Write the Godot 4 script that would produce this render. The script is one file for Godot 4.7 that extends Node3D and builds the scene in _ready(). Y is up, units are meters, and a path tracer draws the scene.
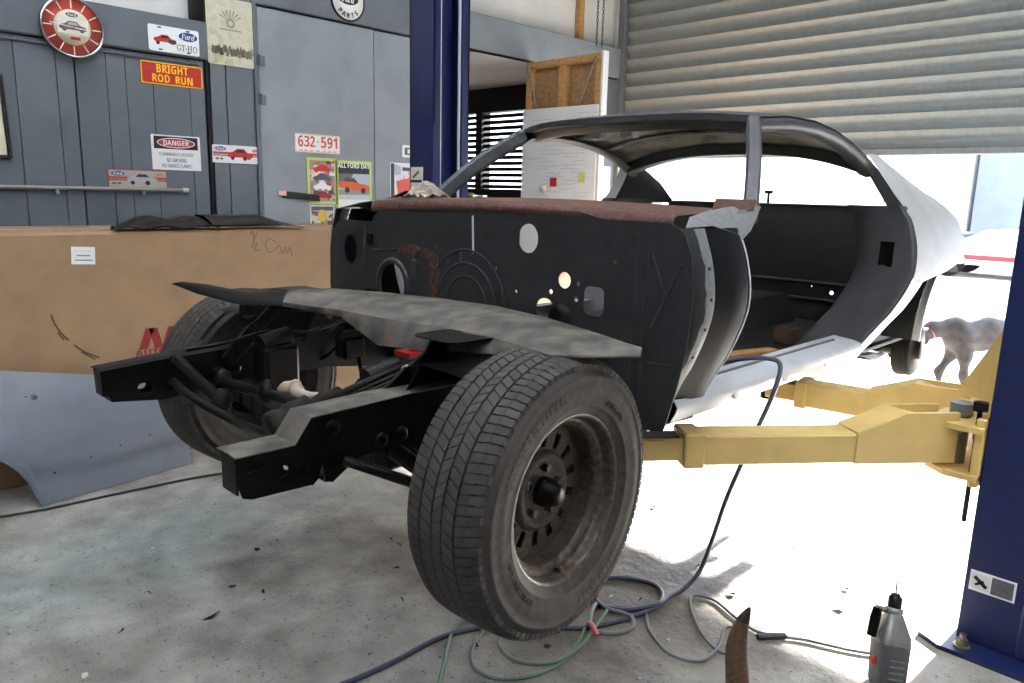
extends Node3D
# A workshop: a stripped coupe shell on a two-post lift, grey partition with signs, roller door open to daylight.
# World: x runs along the grey partition towards the roller door, y up, z towards the photographer's right. Metres.

var M := {}
var used := {}
var rng := RandomNumberGenerator.new()
const WALL_Z := -4.95
const DOOR_X := 6.55
const CAR_Z := -1.89

func _ready() -> void:
	rng.seed = 7
	set_camera_and_light()
	make_materials()
	build_room()
	build_outside()
	build_wall_things()
	build_back_room()
	build_lift()
	build_box_and_panel()
	build_car()
	build_wheels()
	build_front_end()
	build_floor_things()
	build_dogs()

func set_camera_and_light() -> void:
	var yaw := deg_to_rad(44.55)
	var pitch := deg_to_rad(11.15)
	var roll := deg_to_rad(1.48)
	var f := Vector3(cos(pitch) * cos(yaw), -sin(pitch), -cos(pitch) * sin(yaw))
	var r := Vector3(sin(yaw), 0, cos(yaw))
	var u := r.cross(f)
	var r2 := r * cos(roll) + u * sin(roll)
	var u2 := u * cos(roll) - r * sin(roll)
	var cam := Camera3D.new()
	cam.name = "camera"
	cam.transform = Transform3D(Basis(r2, u2, -f), Vector3(0, 1.45, 0))
	cam.fov = rad_to_deg(2.0 * atan(341.5 / 750.0))
	cam.near = 0.05
	cam.far = 200.0
	add_child(cam)
	var e := Environment.new()
	e.background_mode = Environment.BG_SKY
	var sky := Sky.new()
	var sm := ProceduralSkyMaterial.new()
	sm.sky_top_color = Color(0.86, 0.91, 1.0)
	sm.sky_horizon_color = Color(1.0, 0.99, 0.97)
	sm.ground_bottom_color = Color(0.5, 0.5, 0.48)
	sm.ground_horizon_color = Color(0.85, 0.86, 0.88)
	sm.sky_energy_multiplier = 2.2
	sm.ground_energy_multiplier = 1.2
	sky.sky_material = sm
	e.sky = sky
	e.tonemap_mode = Environment.TONE_MAPPER_LINEAR
	e.tonemap_exposure = 2.45
	e.sdfgi_enabled = true
	e.ssao_enabled = true
	e.ssil_enabled = true
	var we := WorldEnvironment.new()
	we.name = "world_environment"
	we.environment = e
	add_child(we)
	var sun := DirectionalLight3D.new()
	sun.name = "sun"
	sun.light_energy = 14.0
	sun.light_color = Color(1.0, 0.975, 0.95)
	sun.light_angular_distance = 1.6
	sun.shadow_enabled = true
	sun.look_at_from_position(Vector3(20, 8.7, 1.2), Vector3.ZERO)
	add_child(sun)

# ------------------------------------------------------------------ helpers
func numbered(called: String) -> String:
	used[called] = used.get(called, 0) + 1
	return called if used[called] == 1 else "%s_%03d" % [called, used[called] - 1]

func st() -> SurfaceTool:
	var s := SurfaceTool.new()
	s.begin(Mesh.PRIMITIVE_TRIANGLES)
	return s

func tri(s: SurfaceTool, a: Vector3, b: Vector3, c: Vector3) -> void:
	s.add_vertex(a)
	s.add_vertex(b)
	s.add_vertex(c)

func quad(s: SurfaceTool, a: Vector3, b: Vector3, c: Vector3, d: Vector3) -> void:
	tri(s, a, b, c)
	tri(s, a, c, d)

func mesh_of(s: SurfaceTool) -> ArrayMesh:
	s.generate_normals()
	return s.commit()

func node_of(called: String, mesh: Mesh, m: Material) -> MeshInstance3D:
	var o := MeshInstance3D.new()
	o.name = called
	o.mesh = mesh
	o.material_override = m
	return o

func tag(o: Node, label: String, category := "", group := "", kind := "") -> Node:
	o.set_meta("label", label)
	if category:
		o.set_meta("category", category)
	if group:
		o.set_meta("group", group)
	if kind:
		o.set_meta("kind", kind)
	return o

func thing(called: String, label: String, category: String, at := Vector3.ZERO, group := "") -> Node3D:
	var o := Node3D.new()
	o.name = numbered(called)
	o.position = at
	add_child(o)
	tag(o, label, category, group)
	return o

# a part whose mesh is given in room coordinates
func part(parent: Node3D, called: String, s, m: Material, label := "") -> MeshInstance3D:
	var o := node_of(called, mesh_of(s) if s is SurfaceTool else s, m)
	if parent.get_parent() == self:
		o.position = -parent.position
	parent.add_child(o, true)
	if label:
		o.set_meta("label", label)
	return o

func solo(called: String, s, m: Material, label: String, category: String, group := "") -> MeshInstance3D:
	var o := node_of(numbered(called), mesh_of(s) if s is SurfaceTool else s, m)
	add_child(o)
	tag(o, label, category, group)
	return o

func struct(called: String, s, m: Material, parent: Node = self) -> MeshInstance3D:
	var o := node_of(called, mesh_of(s) if s is SurfaceTool else s, m)
	parent.add_child(o, true)
	if parent == self:
		o.set_meta("kind", "structure")
	return o

# box with chamfered edges
func box(s: SurfaceTool, c: Vector3, size: Vector3, bev := 0.0, b := Basis.IDENTITY) -> void:
	s.set_smooth_group(-1)
	var h := size * 0.5
	bev = minf(bev, minf(h.x, minf(h.y, h.z)) * 0.9)
	if bev <= 0.0:
		var p := []
		for i in 8:
			p.append(c + b * Vector3(h.x * (1 if i & 1 else -1), h.y * (1 if i & 2 else -1), h.z * (1 if i & 4 else -1)))
		for f in [[0, 2, 3, 1], [4, 5, 7, 6], [0, 1, 5, 4], [2, 6, 7, 3], [0, 4, 6, 2], [1, 3, 7, 5]]:
			quad(s, p[f[0]], p[f[1]], p[f[2]], p[f[3]])
		return
	var v := {}
	for i in 8:
		var sg := Vector3(1 if i & 1 else -1, 1 if i & 2 else -1, 1 if i & 4 else -1)
		for a in 3:
			var q := Vector3(h.x - bev, h.y - bev, h.z - bev)
			q[a] = h[a]
			v[i * 3 + a] = c + b * (q * sg)
	for a in 3:
		var u := (a + 1) % 3
		var w := (a + 2) % 3
		for sgn in 2:
			var base := (1 << a) * sgn
			var k := [base, base | (1 << u), base | (1 << u) | (1 << w), base | (1 << w)]
			oquad(s, c, v[k[0] * 3 + a], v[k[1] * 3 + a], v[k[2] * 3 + a], v[k[3] * 3 + a])
		for m in 4:
			var i0 := ((1 << u) if m & 1 else 0) | ((1 << w) if m & 2 else 0)
			var i1 := i0 | (1 << a)
			oquad(s, c, v[i0 * 3 + u], v[i1 * 3 + u], v[i1 * 3 + w], v[i0 * 3 + w])
	for i in 8:
		otri(s, c, v[i * 3], v[i * 3 + 1], v[i * 3 + 2])

# faces turned away from a centre (clockwise when seen from outside)
func otri(s: SurfaceTool, c: Vector3, a: Vector3, b: Vector3, d: Vector3) -> void:
	if (b - a).cross(d - a).dot((a + b + d) / 3.0 - c) > 0.0:
		tri(s, a, d, b)
	else:
		tri(s, a, b, d)

func oquad(s: SurfaceTool, c: Vector3, p0: Vector3, p1: Vector3, p2: Vector3, p3: Vector3) -> void:
	otri(s, c, p0, p1, p2)
	otri(s, c, p0, p2, p3)

# axis-aligned box from two corners
func bx(s: SurfaceTool, a: Vector3, b: Vector3, bev := 0.0) -> void:
	box(s, (a + b) * 0.5, (b - a).abs(), bev)

# beam of rectangular section between two points
func bar(s: SurfaceTool, a: Vector3, b: Vector3, w: float, h: float, bev := 0.0, up := Vector3.UP) -> void:
	var d := (b - a).normalized()
	var side := d.cross(up)
	side = side.normalized() if side.length() > 0.01 else Vector3.RIGHT
	box(s, (a + b) * 0.5, Vector3((b - a).length(), h, w), bev, Basis(d, side.cross(d), side))

func tube(s: SurfaceTool, pts: Array, r, n := 10, caps := true) -> void:
	var count := pts.size()
	var rings := []
	var d0: Vector3 = (pts[1] - pts[0]).normalized()
	var side := d0.cross(Vector3.UP if absf(d0.y) < 0.9 else Vector3.RIGHT).normalized()
	for i in count:
		var d: Vector3 = (pts[mini(i + 1, count - 1)] - pts[maxi(i - 1, 0)]).normalized()
		side = (side - d * side.dot(d)).normalized()
		var up := side.cross(d)
		var rad: float = r[i] if r is Array else r
		var ring := []
		for k in n:
			var a := TAU * k / n
			ring.append(pts[i] + (side * cos(a) + up * sin(a)) * rad)
		rings.append(ring)
	s.set_smooth_group(0)
	for i in count - 1:
		for k in n:
			var k2 := (k + 1) % n
			quad(s, rings[i][k], rings[i][k2], rings[i + 1][k2], rings[i + 1][k])
	if caps:
		s.set_smooth_group(-1)
		for k in range(1, n - 1):
			tri(s, rings[0][0], rings[0][k + 1], rings[0][k])
			tri(s, rings[-1][0], rings[-1][k], rings[-1][k + 1])

func cyl(s: SurfaceTool, a: Vector3, b: Vector3, r: float, n := 16, r2 := -1.0) -> void:
	tube(s, [a, b], [r, r if r2 < 0.0 else r2], n)

# closed profile of (side, up) carried along a path
func sweep(s: SurfaceTool, pts: Array, prof: Array, up := Vector3.UP) -> void:
	var rings := []
	for i in pts.size():
		var d: Vector3 = (pts[mini(i + 1, pts.size() - 1)] - pts[maxi(i - 1, 0)]).normalized()
		var side := d.cross(up).normalized()
		var v := side.cross(d)
		var ring := []
		for p in prof:
			ring.append(pts[i] + side * p.x + v * p.y)
		rings.append(ring)
	var n := prof.size()
	for k in n:
		s.set_smooth_group(k)
		for i in pts.size() - 1:
			var k2 := (k + 1) % n
			quad(s, rings[i][k], rings[i][k2], rings[i + 1][k2], rings[i + 1][k])
	s.set_smooth_group(-1)
	for e in [0, -1]:
		for k in range(1, n - 1):
			tri(s, rings[e][0], rings[e][k], rings[e][k + 1])

# profile of (radius, along) turned about the axis at c; smooth within a profile
func lathe(s: SurfaceTool, c: Vector3, axis: Vector3, prof: Array, n := 32, group := 0) -> void:
	axis = axis.normalized()
	var e1 := axis.cross(Vector3.UP if absf(axis.y) < 0.9 else Vector3.RIGHT).normalized()
	var e2 := axis.cross(e1)
	s.set_smooth_group(group)
	for i in prof.size() - 1:
		for k in n:
			var a0 := TAU * k / n
			var a1 := TAU * (k + 1) / n
			var u0 := e1 * cos(a0) + e2 * sin(a0)
			var u1 := e1 * cos(a1) + e2 * sin(a1)
			var p: Vector2 = prof[i]
			var q: Vector2 = prof[i + 1]
			var A := c + axis * p.y + u0 * p.x
			var B := c + axis * p.y + u1 * p.x
			var C := c + axis * q.y + u1 * q.x
			var D := c + axis * q.y + u0 * q.x
			if p.x > 1e-5:
				tri(s, A, C, B)
			if q.x > 1e-5:
				tri(s, A, D, C)

# polygon (u, v) with holes, extruded along w by depth; frame: point = o + u*U + v*V
func plate(s: SurfaceTool, poly: PackedVector2Array, holes: Array, o: Vector3, U: Vector3, V: Vector3, depth: float) -> void:
	var W := U.cross(V).normalized() * depth
	s.set_smooth_group(-1)
	var lo := 1e9
	var hi := -1e9
	var v0 := 1e9
	var v1 := -1e9
	for p in poly:
		lo = minf(lo, p.x)
		hi = maxf(hi, p.x)
		v0 = minf(v0, p.y)
		v1 = maxf(v1, p.y)
	var cuts := [lo - 0.01, hi + 0.01]
	for hl in holes:
		var m := 0.0
		for p in hl:
			m += p.x
		cuts.append(m / hl.size() + 0.00013)
	cuts.sort()
	for i in cuts.size() - 1:
		if cuts[i + 1] - cuts[i] < 1e-5:
			continue
		var strip := PackedVector2Array([Vector2(cuts[i], v0 - 1), Vector2(cuts[i + 1], v0 - 1), Vector2(cuts[i + 1], v1 + 1), Vector2(cuts[i], v1 + 1)])
		var parts: Array = Geometry2D.intersect_polygons(poly, strip) if holes else [poly]
		for hl in holes:
			var next := []
			for q in parts:
				next.append_array(Geometry2D.clip_polygons(q, hl))
			parts = next
		for q in parts:
			var t := Geometry2D.triangulate_polygon(q)
			for k in range(0, t.size(), 3):
				var a: Vector3 = o + U * q[t[k]].x + V * q[t[k]].y
				var b: Vector3 = o + U * q[t[k + 1]].x + V * q[t[k + 1]].y
				var c: Vector3 = o + U * q[t[k + 2]].x + V * q[t[k + 2]].y
				otri(s, a - W, a, b, c)
				otri(s, a + W * 2, a + W, b + W, c + W)
		if not holes:
			break
	for loop in [poly] + holes:
		for i in loop.size():
			var a: Vector3 = o + U * loop[i].x + V * loop[i].y
			var j: int = (i + 1) % loop.size()
			var b: Vector3 = o + U * loop[j].x + V * loop[j].y
			quad(s, a, b, b + W, a + W)

func circle2(c: Vector2, r, n := 16) -> PackedVector2Array:
	var p := PackedVector2Array()
	var rr: Vector2 = r if r is Vector2 else Vector2(r, r)
	for i in n:
		p.append(c + Vector2(cos(TAU * i / n), sin(TAU * i / n)) * rr)
	return p

func rrect2(c: Vector2, w: float, h: float, r: float, n := 4) -> PackedVector2Array:
	var p := PackedVector2Array()
	for q in 4:
		var cc := c + Vector2((w / 2 - r) * (1 if q in [0, 3] else -1), (h / 2 - r) * (1 if q < 2 else -1))
		for i in n + 1:
			var a := PI / 2 * (q + float(i) / n)
			p.append(cc + Vector2(cos(a), sin(a)) * r)
	return p

# sheet through rows of points, given a thickness along its normals
func sheet(s: SurfaceTool, rows: Array, thick: float, smooth := true) -> void:
	var nr := rows.size()
	var nc: int = rows[0].size()
	var back := []
	for i in nr:
		var line := []
		for j in nc:
			var du: Vector3 = rows[mini(i + 1, nr - 1)][j] - rows[maxi(i - 1, 0)][j]
			var dv: Vector3 = rows[i][mini(j + 1, nc - 1)] - rows[i][maxi(j - 1, 0)]
			var nn := du.cross(dv)
			nn = nn.normalized() if nn.length() > 1e-9 else Vector3.UP
			line.append(rows[i][j] - nn * thick)
		back.append(line)
	s.set_smooth_group(0 if smooth else -1)
	for i in nr - 1:
		for j in nc - 1:
			quad(s, rows[i][j], rows[i][j + 1], rows[i + 1][j + 1], rows[i + 1][j])
	s.set_smooth_group(1 if smooth else -1)
	for i in nr - 1:
		for j in nc - 1:
			quad(s, back[i][j], back[i + 1][j], back[i + 1][j + 1], back[i][j + 1])
	s.set_smooth_group(-1)
	for i in nr - 1:
		quad(s, rows[i][0], rows[i + 1][0], back[i + 1][0], back[i][0])
		quad(s, rows[i][-1], back[i][-1], back[i + 1][-1], rows[i + 1][-1])
	for j in nc - 1:
		quad(s, rows[0][j], back[0][j], back[0][j + 1], rows[0][j + 1])
		quad(s, rows[-1][j], rows[-1][j + 1], back[-1][j + 1], back[-1][j])

func smooth_path(pts: Array, step := 4) -> Array:
	var out := []
	for i in pts.size() - 1:
		var p0: Vector3 = pts[maxi(i - 1, 0)]
		var p1: Vector3 = pts[i]
		var p2: Vector3 = pts[i + 1]
		var p3: Vector3 = pts[mini(i + 2, pts.size() - 1)]
		for k in step:
			out.append(p1.cubic_interpolate(p2, p0, p3, float(k) / step))
	out.append(pts[-1])
	return out

func lerp_table(t: Array, x: float) -> float:
	if x <= t[0][0]:
		return t[0][1]
	for i in t.size() - 1:
		if x <= t[i + 1][0]:
			return lerpf(t[i][1], t[i + 1][1], (x - t[i][0]) / (t[i + 1][0] - t[i][0]))
	return t[-1][1]

# lettering: a flat raised text whose middle is at c, reading along U with up V
func text(parent: Node3D, called: String, words: String, c: Vector3, U: Vector3, V: Vector3, height: float, m: Material, width := 0.0, serif := false, bold := false) -> MeshInstance3D:
	var f := SystemFont.new()
	f.font_names = PackedStringArray(["Droid Serif" if serif else "Droid Sans"])
	f.font_weight = 700 if bold else 400
	var t := TextMesh.new()
	t.font = f
	t.text = words
	t.font_size = 32
	t.pixel_size = 0.01
	t.depth = 0.0
	t.curve_step = 4.0
	var size := t.get_aabb().size
	var o := MeshInstance3D.new()
	o.name = called
	var tall := size.y
	t.depth = 0.02
	o.mesh = t
	o.material_override = m
	var ky := height / tall
	var kx := (width / size.x) if width > 0.0 else ky
	var mid := t.get_aabb().get_center()
	var b := Basis(U.normalized() * kx, V.normalized() * ky, U.cross(V).normalized() * 0.05)
	o.transform = Transform3D(b, c - b * mid)
	if parent.get_parent() == self:
		o.position -= parent.position
	elif parent != self:
		pass
	parent.add_child(o, true)
	return o

# ------------------------------------------------------------------ materials
func ramp_noise(seed_: int, freq: float, cols: Array, octaves := 4, size := 512, as_normal := false, kind := FastNoiseLite.TYPE_SIMPLEX_SMOOTH) -> NoiseTexture2D:
	var n := FastNoiseLite.new()
	n.noise_type = kind
	n.seed = seed_
	n.frequency = freq
	n.fractal_octaves = octaves
	var t := NoiseTexture2D.new()
	t.width = size
	t.height = size
	t.seamless = true
	t.noise = n
	if as_normal:
		t.as_normal_map = true
		t.bump_strength = 3.0
	else:
		var g := Gradient.new()
		var offs := PackedFloat32Array()
		var cc := PackedColorArray()
		for i in cols.size():
			offs.append(float(i) / (cols.size() - 1))
			cc.append(cols[i])
		g.offsets = offs
		g.colors = cc
		t.color_ramp = g
	return t

# the grain of trowelled concrete: soft clouds, fine sand, dark pits and pale flecks
func concrete_grain() -> ImageTexture:
	var n := FastNoiseLite.new()
	n.noise_type = FastNoiseLite.TYPE_SIMPLEX_SMOOTH
	n.seed = 31
	n.frequency = 0.006
	n.fractal_octaves = 5
	var size := 1024
	var a := n.get_seamless_image(size, size).get_data()
	n.seed = 32
	n.frequency = 0.16
	n.fractal_octaves = 3
	var b := n.get_seamless_image(size, size).get_data()
	n.seed = 33
	n.frequency = 0.045
	var c := n.get_seamless_image(size, size).get_data()
	var out := PackedByteArray()
	out.resize(size * size)
	for i in size * size:
		var v := 205 + (a[i] - 128) / 4 + (b[i] - 128) / 5
		if c[i] < 62:
			v -= (62 - c[i]) * 2
		elif c[i] > 205:
			v += (c[i] - 205) / 2
		if b[i] < 34:
			v -= 34
		out[i] = clampi(v, 60, 255)
	return ImageTexture.create_from_image(Image.create_from_data(size, size, false, Image.FORMAT_L8, out))

func mat(key: String, col: Color, rough: float, metal := 0.0, tex: Texture2D = null, scale := 1.0) -> StandardMaterial3D:
	var m := StandardMaterial3D.new()
	m.resource_name = key
	m.albedo_color = col
	m.roughness = rough
	m.metallic = metal
	if tex:
		m.albedo_texture = tex
		m.uv1_triplanar = true
		m.uv1_world_triplanar = true
		m.uv1_scale = Vector3.ONE * scale
	M[key] = m
	return m

func gray(v: float) -> Color:
	return Color(v, v, v)

func make_materials() -> void:
	var mottle := ramp_noise(3, 0.012, [gray(0.72), gray(0.86), gray(0.94), gray(1.0)], 5)
	var soft := ramp_noise(5, 0.006, [gray(0.9), gray(0.96), gray(1.0)], 4)
	var grit := ramp_noise(11, 0.03, [gray(0.55), gray(0.85), gray(0.95), gray(1.0)], 5)
	var bump := ramp_noise(17, 0.05, [], 5, 512, true)
	var fine := ramp_noise(23, 0.12, [], 3, 512, true)
	# floor: colours come from its vertices, the tile adds the grain of the concrete
	var fl := mat("concrete", Color.WHITE, 0.55, 0.0, concrete_grain(), 0.8)
	fl.vertex_color_use_as_albedo = true
	fl.normal_enabled = true
	fl.normal_texture = bump
	fl.normal_scale = 0.35
	mat("apron", Color(0.62, 0.61, 0.58), 0.9, 0.0, mottle, 0.4)
	mat("wall_grey", Color(0.37, 0.4, 0.43), 0.6, 0.0, soft, 0.8)
	mat("wall_grey_dark", Color(0.355, 0.385, 0.415), 0.6, 0.0, soft, 0.7)
	mat("wall_pale_lit", Color(0.51, 0.54, 0.57), 0.55, 0.0, soft, 0.8)  # paler door grey, lifted further for daylight falling from the right
	mat("rail_beige", Color(0.53, 0.54, 0.51), 0.5)
	mat("gap_dark", Color(0.07, 0.075, 0.08), 0.8)
	mat("white_wall", Color(0.86, 0.86, 0.85), 0.8, 0.0, soft, 0.5)
	mat("ceiling_white", Color(0.66, 0.66, 0.64), 0.9)
	mat("wall_far", Color(0.45, 0.46, 0.47), 0.8)
	mat("galv", Color(0.5, 0.53, 0.54), 0.45, 0.3, soft, 6.0)
	mat("steel_dark", Color(0.12, 0.12, 0.13), 0.5, 0.6, mottle, 3.0)
	mat("chrome", Color(0.75, 0.75, 0.76), 0.2, 1.0)
	mat("zinc", Color(0.62, 0.6, 0.5), 0.35, 0.9)
	mat("blue", Color(0.07, 0.125, 0.31), 0.38, 0.0, soft, 1.5)
	mat("yellow", Color(0.86, 0.74, 0.46), 0.5, 0.0, soft, 2.5)
	mat("pale_edge", Color(0.78, 0.79, 0.8), 0.4)
	mat("card", Color(0.6, 0.49, 0.375), 0.85, 0.0, soft, 1.4)
	mat("card_dark", Color(0.46, 0.34, 0.22), 0.9, 0.0, soft, 1.4)
	mat("red_print", Color(0.5, 0.12, 0.12), 0.7)
	mat("ink", Color(0.12, 0.1, 0.1), 0.8)
	mat("ink_soft", Color(0.34, 0.27, 0.21), 0.85)
	mat("paper", Color(0.85, 0.86, 0.87), 0.75)
	mat("cream", Color(0.83, 0.82, 0.72), 0.7)
	mat("timber", Color(0.76, 0.58, 0.36), 0.75, 0.0, mottle, 4.0)
	mat("ply", Color(0.66, 0.5, 0.33), 0.8, 0.0, mottle, 3.0)
	mat("board_white", Color(0.83, 0.84, 0.84), 0.35)
	mat("green_tape", Color(0.72, 0.78, 0.4), 0.6)
	mat("sign_red", Color(0.68, 0.14, 0.12), 0.45)
	mat("sign_yellow", Color(0.95, 0.75, 0.12), 0.45)
	mat("sign_blue", Color(0.1, 0.22, 0.5), 0.45)
	mat("clock_red", Color(0.66, 0.24, 0.2), 0.4)
	mat("black_gloss", Color(0.02, 0.02, 0.022), 0.25)
	mat("black_satin", Color(0.028, 0.028, 0.03), 0.42, 0.0, mottle, 4.0)
	var ep := mat("epoxy", Color(0.165, 0.17, 0.178), 0.6, 0.0, mottle, 2.0)
	ep.normal_enabled = true
	ep.normal_texture = fine
	ep.normal_scale = 0.15
	mat("pillar_dark", Color(0.075, 0.078, 0.084), 0.55, 0.0, mottle, 2.0)
	mat("epoxy_side", Color(0.17, 0.175, 0.185), 0.5, 0.0, mottle, 2.0)
	mat("dusty_black", Color.WHITE, 0.6, 0.0, ramp_noise(41, 0.011, [Color(0.1, 0.095, 0.09), Color(0.21, 0.2, 0.18), Color(0.34, 0.32, 0.29), Color(0.4, 0.38, 0.34)], 5), 1.6)
	mat("oily_black", Color.WHITE, 0.42, 0.1, ramp_noise(43, 0.02, [Color(0.02, 0.02, 0.02), Color(0.035, 0.034, 0.033), Color(0.08, 0.075, 0.065)], 5), 3.0)
	mat("grimy", Color.WHITE, 0.65, 0.1, ramp_noise(47, 0.03, [Color(0.04, 0.04, 0.037), Color(0.1, 0.09, 0.075), Color(0.2, 0.175, 0.14)], 5), 4.0)
	mat("glare_primer", Color(0.82, 0.835, 0.85), 0.4, 0.0, soft, 2.0)  # pale primer whitened further to carry the daylight and glare on the quarter
	mat("flange_grey", Color(0.5, 0.51, 0.52), 0.5, 0.0, mottle, 6.0)
	mat("primer_panel", Color(0.4, 0.425, 0.465), 0.4, 0.0, soft, 1.6)
	mat("roof_grey", Color(0.31, 0.32, 0.335), 0.45, 0.0, mottle, 1.6)
	mat("roof_lining", Color.WHITE, 0.6, 0.0, ramp_noise(53, 0.008, [Color(0.42, 0.42, 0.4), Color(0.78, 0.77, 0.74), Color(0.9, 0.89, 0.86)], 4), 1.2)
	mat("rust", Color.WHITE, 0.7, 0.0, ramp_noise(59, 0.025, [Color(0.13, 0.09, 0.08), Color(0.25, 0.15, 0.12), Color(0.34, 0.2, 0.15), Color(0.42, 0.34, 0.3)], 5), 3.0)
	mat("rust_edge", Color.WHITE, 0.7, 0.0, ramp_noise(61, 0.04, [Color(0.28, 0.15, 0.1), Color(0.45, 0.3, 0.2), Color(0.5, 0.5, 0.5)], 5), 5.0)
	var rb := mat("rubber", Color.WHITE, 0.75, 0.0, ramp_noise(67, 0.012, [Color(0.13, 0.122, 0.11), Color(0.185, 0.175, 0.155), Color(0.22, 0.207, 0.183), Color(0.27, 0.248, 0.212)], 6), 3.5)
	rb.normal_enabled = true
	rb.normal_texture = fine
	rb.normal_scale = 0.2
	mat("rubber_groove", Color(0.13, 0.105, 0.08), 0.9, 0.0, mottle, 4.0)
	mat("rim_rust", Color.WHITE, 0.5, 0.35, ramp_noise(71, 0.02, [Color(0.12, 0.1, 0.085), Color(0.23, 0.195, 0.165), Color(0.33, 0.29, 0.25), Color(0.45, 0.42, 0.38)], 5), 4.0)
	mat("rim_dark", Color.WHITE, 0.6, 0.2, ramp_noise(73, 0.03, [Color(0.12, 0.1, 0.085), Color(0.24, 0.2, 0.165), Color(0.36, 0.3, 0.24)], 5), 5.0)
	mat("cable_grey", Color(0.45, 0.46, 0.47), 0.5)
	mat("cable_green", Color(0.44, 0.52, 0.46), 0.5)
	mat("cable_dark", Color(0.12, 0.13, 0.16), 0.35)
	mat("hose_blue", Color(0.28, 0.3, 0.38), 0.35)
	mat("tool_grey", Color(0.36, 0.37, 0.38), 0.5, 0.0, mottle, 6.0)
	mat("tool_alu", Color(0.6, 0.6, 0.59), 0.4, 0.7, mottle, 6.0)
	mat("red_plastic", Color(0.75, 0.12, 0.1), 0.45)
	mat("pink", Color(0.86, 0.45, 0.5), 0.6)
	mat("rag", Color(0.78, 0.74, 0.58), 0.9, 0.0, mottle, 8.0)
	mat("plastic_wrap", Color(0.66, 0.6, 0.54), 0.35, 0.0, grit, 5.0)
	mat("leaf_dry", Color(0.12, 0.1, 0.09), 0.8)
	mat("chip_pale", Color(0.72, 0.71, 0.66), 0.8)
	mat("chip_brown", Color(0.3, 0.21, 0.16), 0.85)
	mat("fur_grey", Color.WHITE, 0.8, 0.0, ramp_noise(79, 0.03, [Color(0.2, 0.19, 0.19), Color(0.3, 0.28, 0.28), Color(0.38, 0.36, 0.35)], 4), 0.8)
	mat("fur_brown", Color.WHITE, 0.85, 0.0, ramp_noise(83, 0.03, [Color(0.2, 0.14, 0.095), Color(0.33, 0.24, 0.17), Color(0.44, 0.33, 0.24)], 4), 8.0)
	mat("fur_tip", Color(0.14, 0.1, 0.085), 0.9, 0.0, grit, 8.0)
	mat("building", Color(0.4, 0.43, 0.48), 0.8, 0.0, soft, 0.3)
	mat("building_white", Color(0.9, 0.9, 0.9), 0.7)
	mat("car_white", Color(0.9, 0.9, 0.91), 0.3)
	mat("car_red", Color(0.75, 0.12, 0.14), 0.3)
	mat("tail_glass", Color(0.05, 0.06, 0.07), 0.1)
	for k in ["oily_black", "black_satin", "grimy", "pillar_dark"]:
		M[k].metallic_specular = 0.28
	M.epoxy.metallic_specular = 0.42
	# fibreglass sheeting of the added rooflights lets a little light through, diffused
	var gl := mat("added_rooflight_sheet", Color(0.9, 0.92, 0.92), 0.7)
	gl.backlight_enabled = true
	gl.backlight = Color(0.95, 0.95, 0.95)

# ------------------------------------------------------------------ the room
func floor_tone(x: float, z: float, n1: FastNoiseLite, n2: FastNoiseLite, n3: FastNoiseLite) -> Color:
	var c := Vector3(0.46, 0.445, 0.405)
	var a := n1.get_noise_2d(x, z)
	var b := n2.get_noise_2d(x, z)
	var d := n3.get_noise_2d(x, z)
	# old blue-green paint, worn through in patches
	var paint := clampf((0.5 - Vector2((x - 1.05) * 0.6, (z + 3.05) * 1.5).length() * 0.5 + a * 0.55 + b * 0.25) * 2.2, 0.0, 1.0)
	c = c.lerp(Vector3(0.25, 0.36, 0.37), paint * 0.6)
	# rust and oil stains
	var stain := clampf((a * 0.7 + b * 0.6 - 0.12) * 2.2, 0.0, 1.0)
	c = c.lerp(Vector3(0.27, 0.215, 0.15), stain * 0.75)
	var grime := clampf((d * 0.9 + b * 0.5 - 0.18) * 2.5, 0.0, 1.0)
	c = c.lerp(Vector3(0.15, 0.13, 0.11), grime * 0.7)
	# swept dirt where the cables lie
	var dirt := clampf((0.55 - Vector2((x - 1.95) * 0.8, z + 1.35).length() + b * 0.5) * 2.0, 0.0, 1.0)
	c = c.lerp(Vector3(0.16, 0.125, 0.095), dirt * 0.55)
	return Color(c.x, c.y, c.z)

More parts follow.
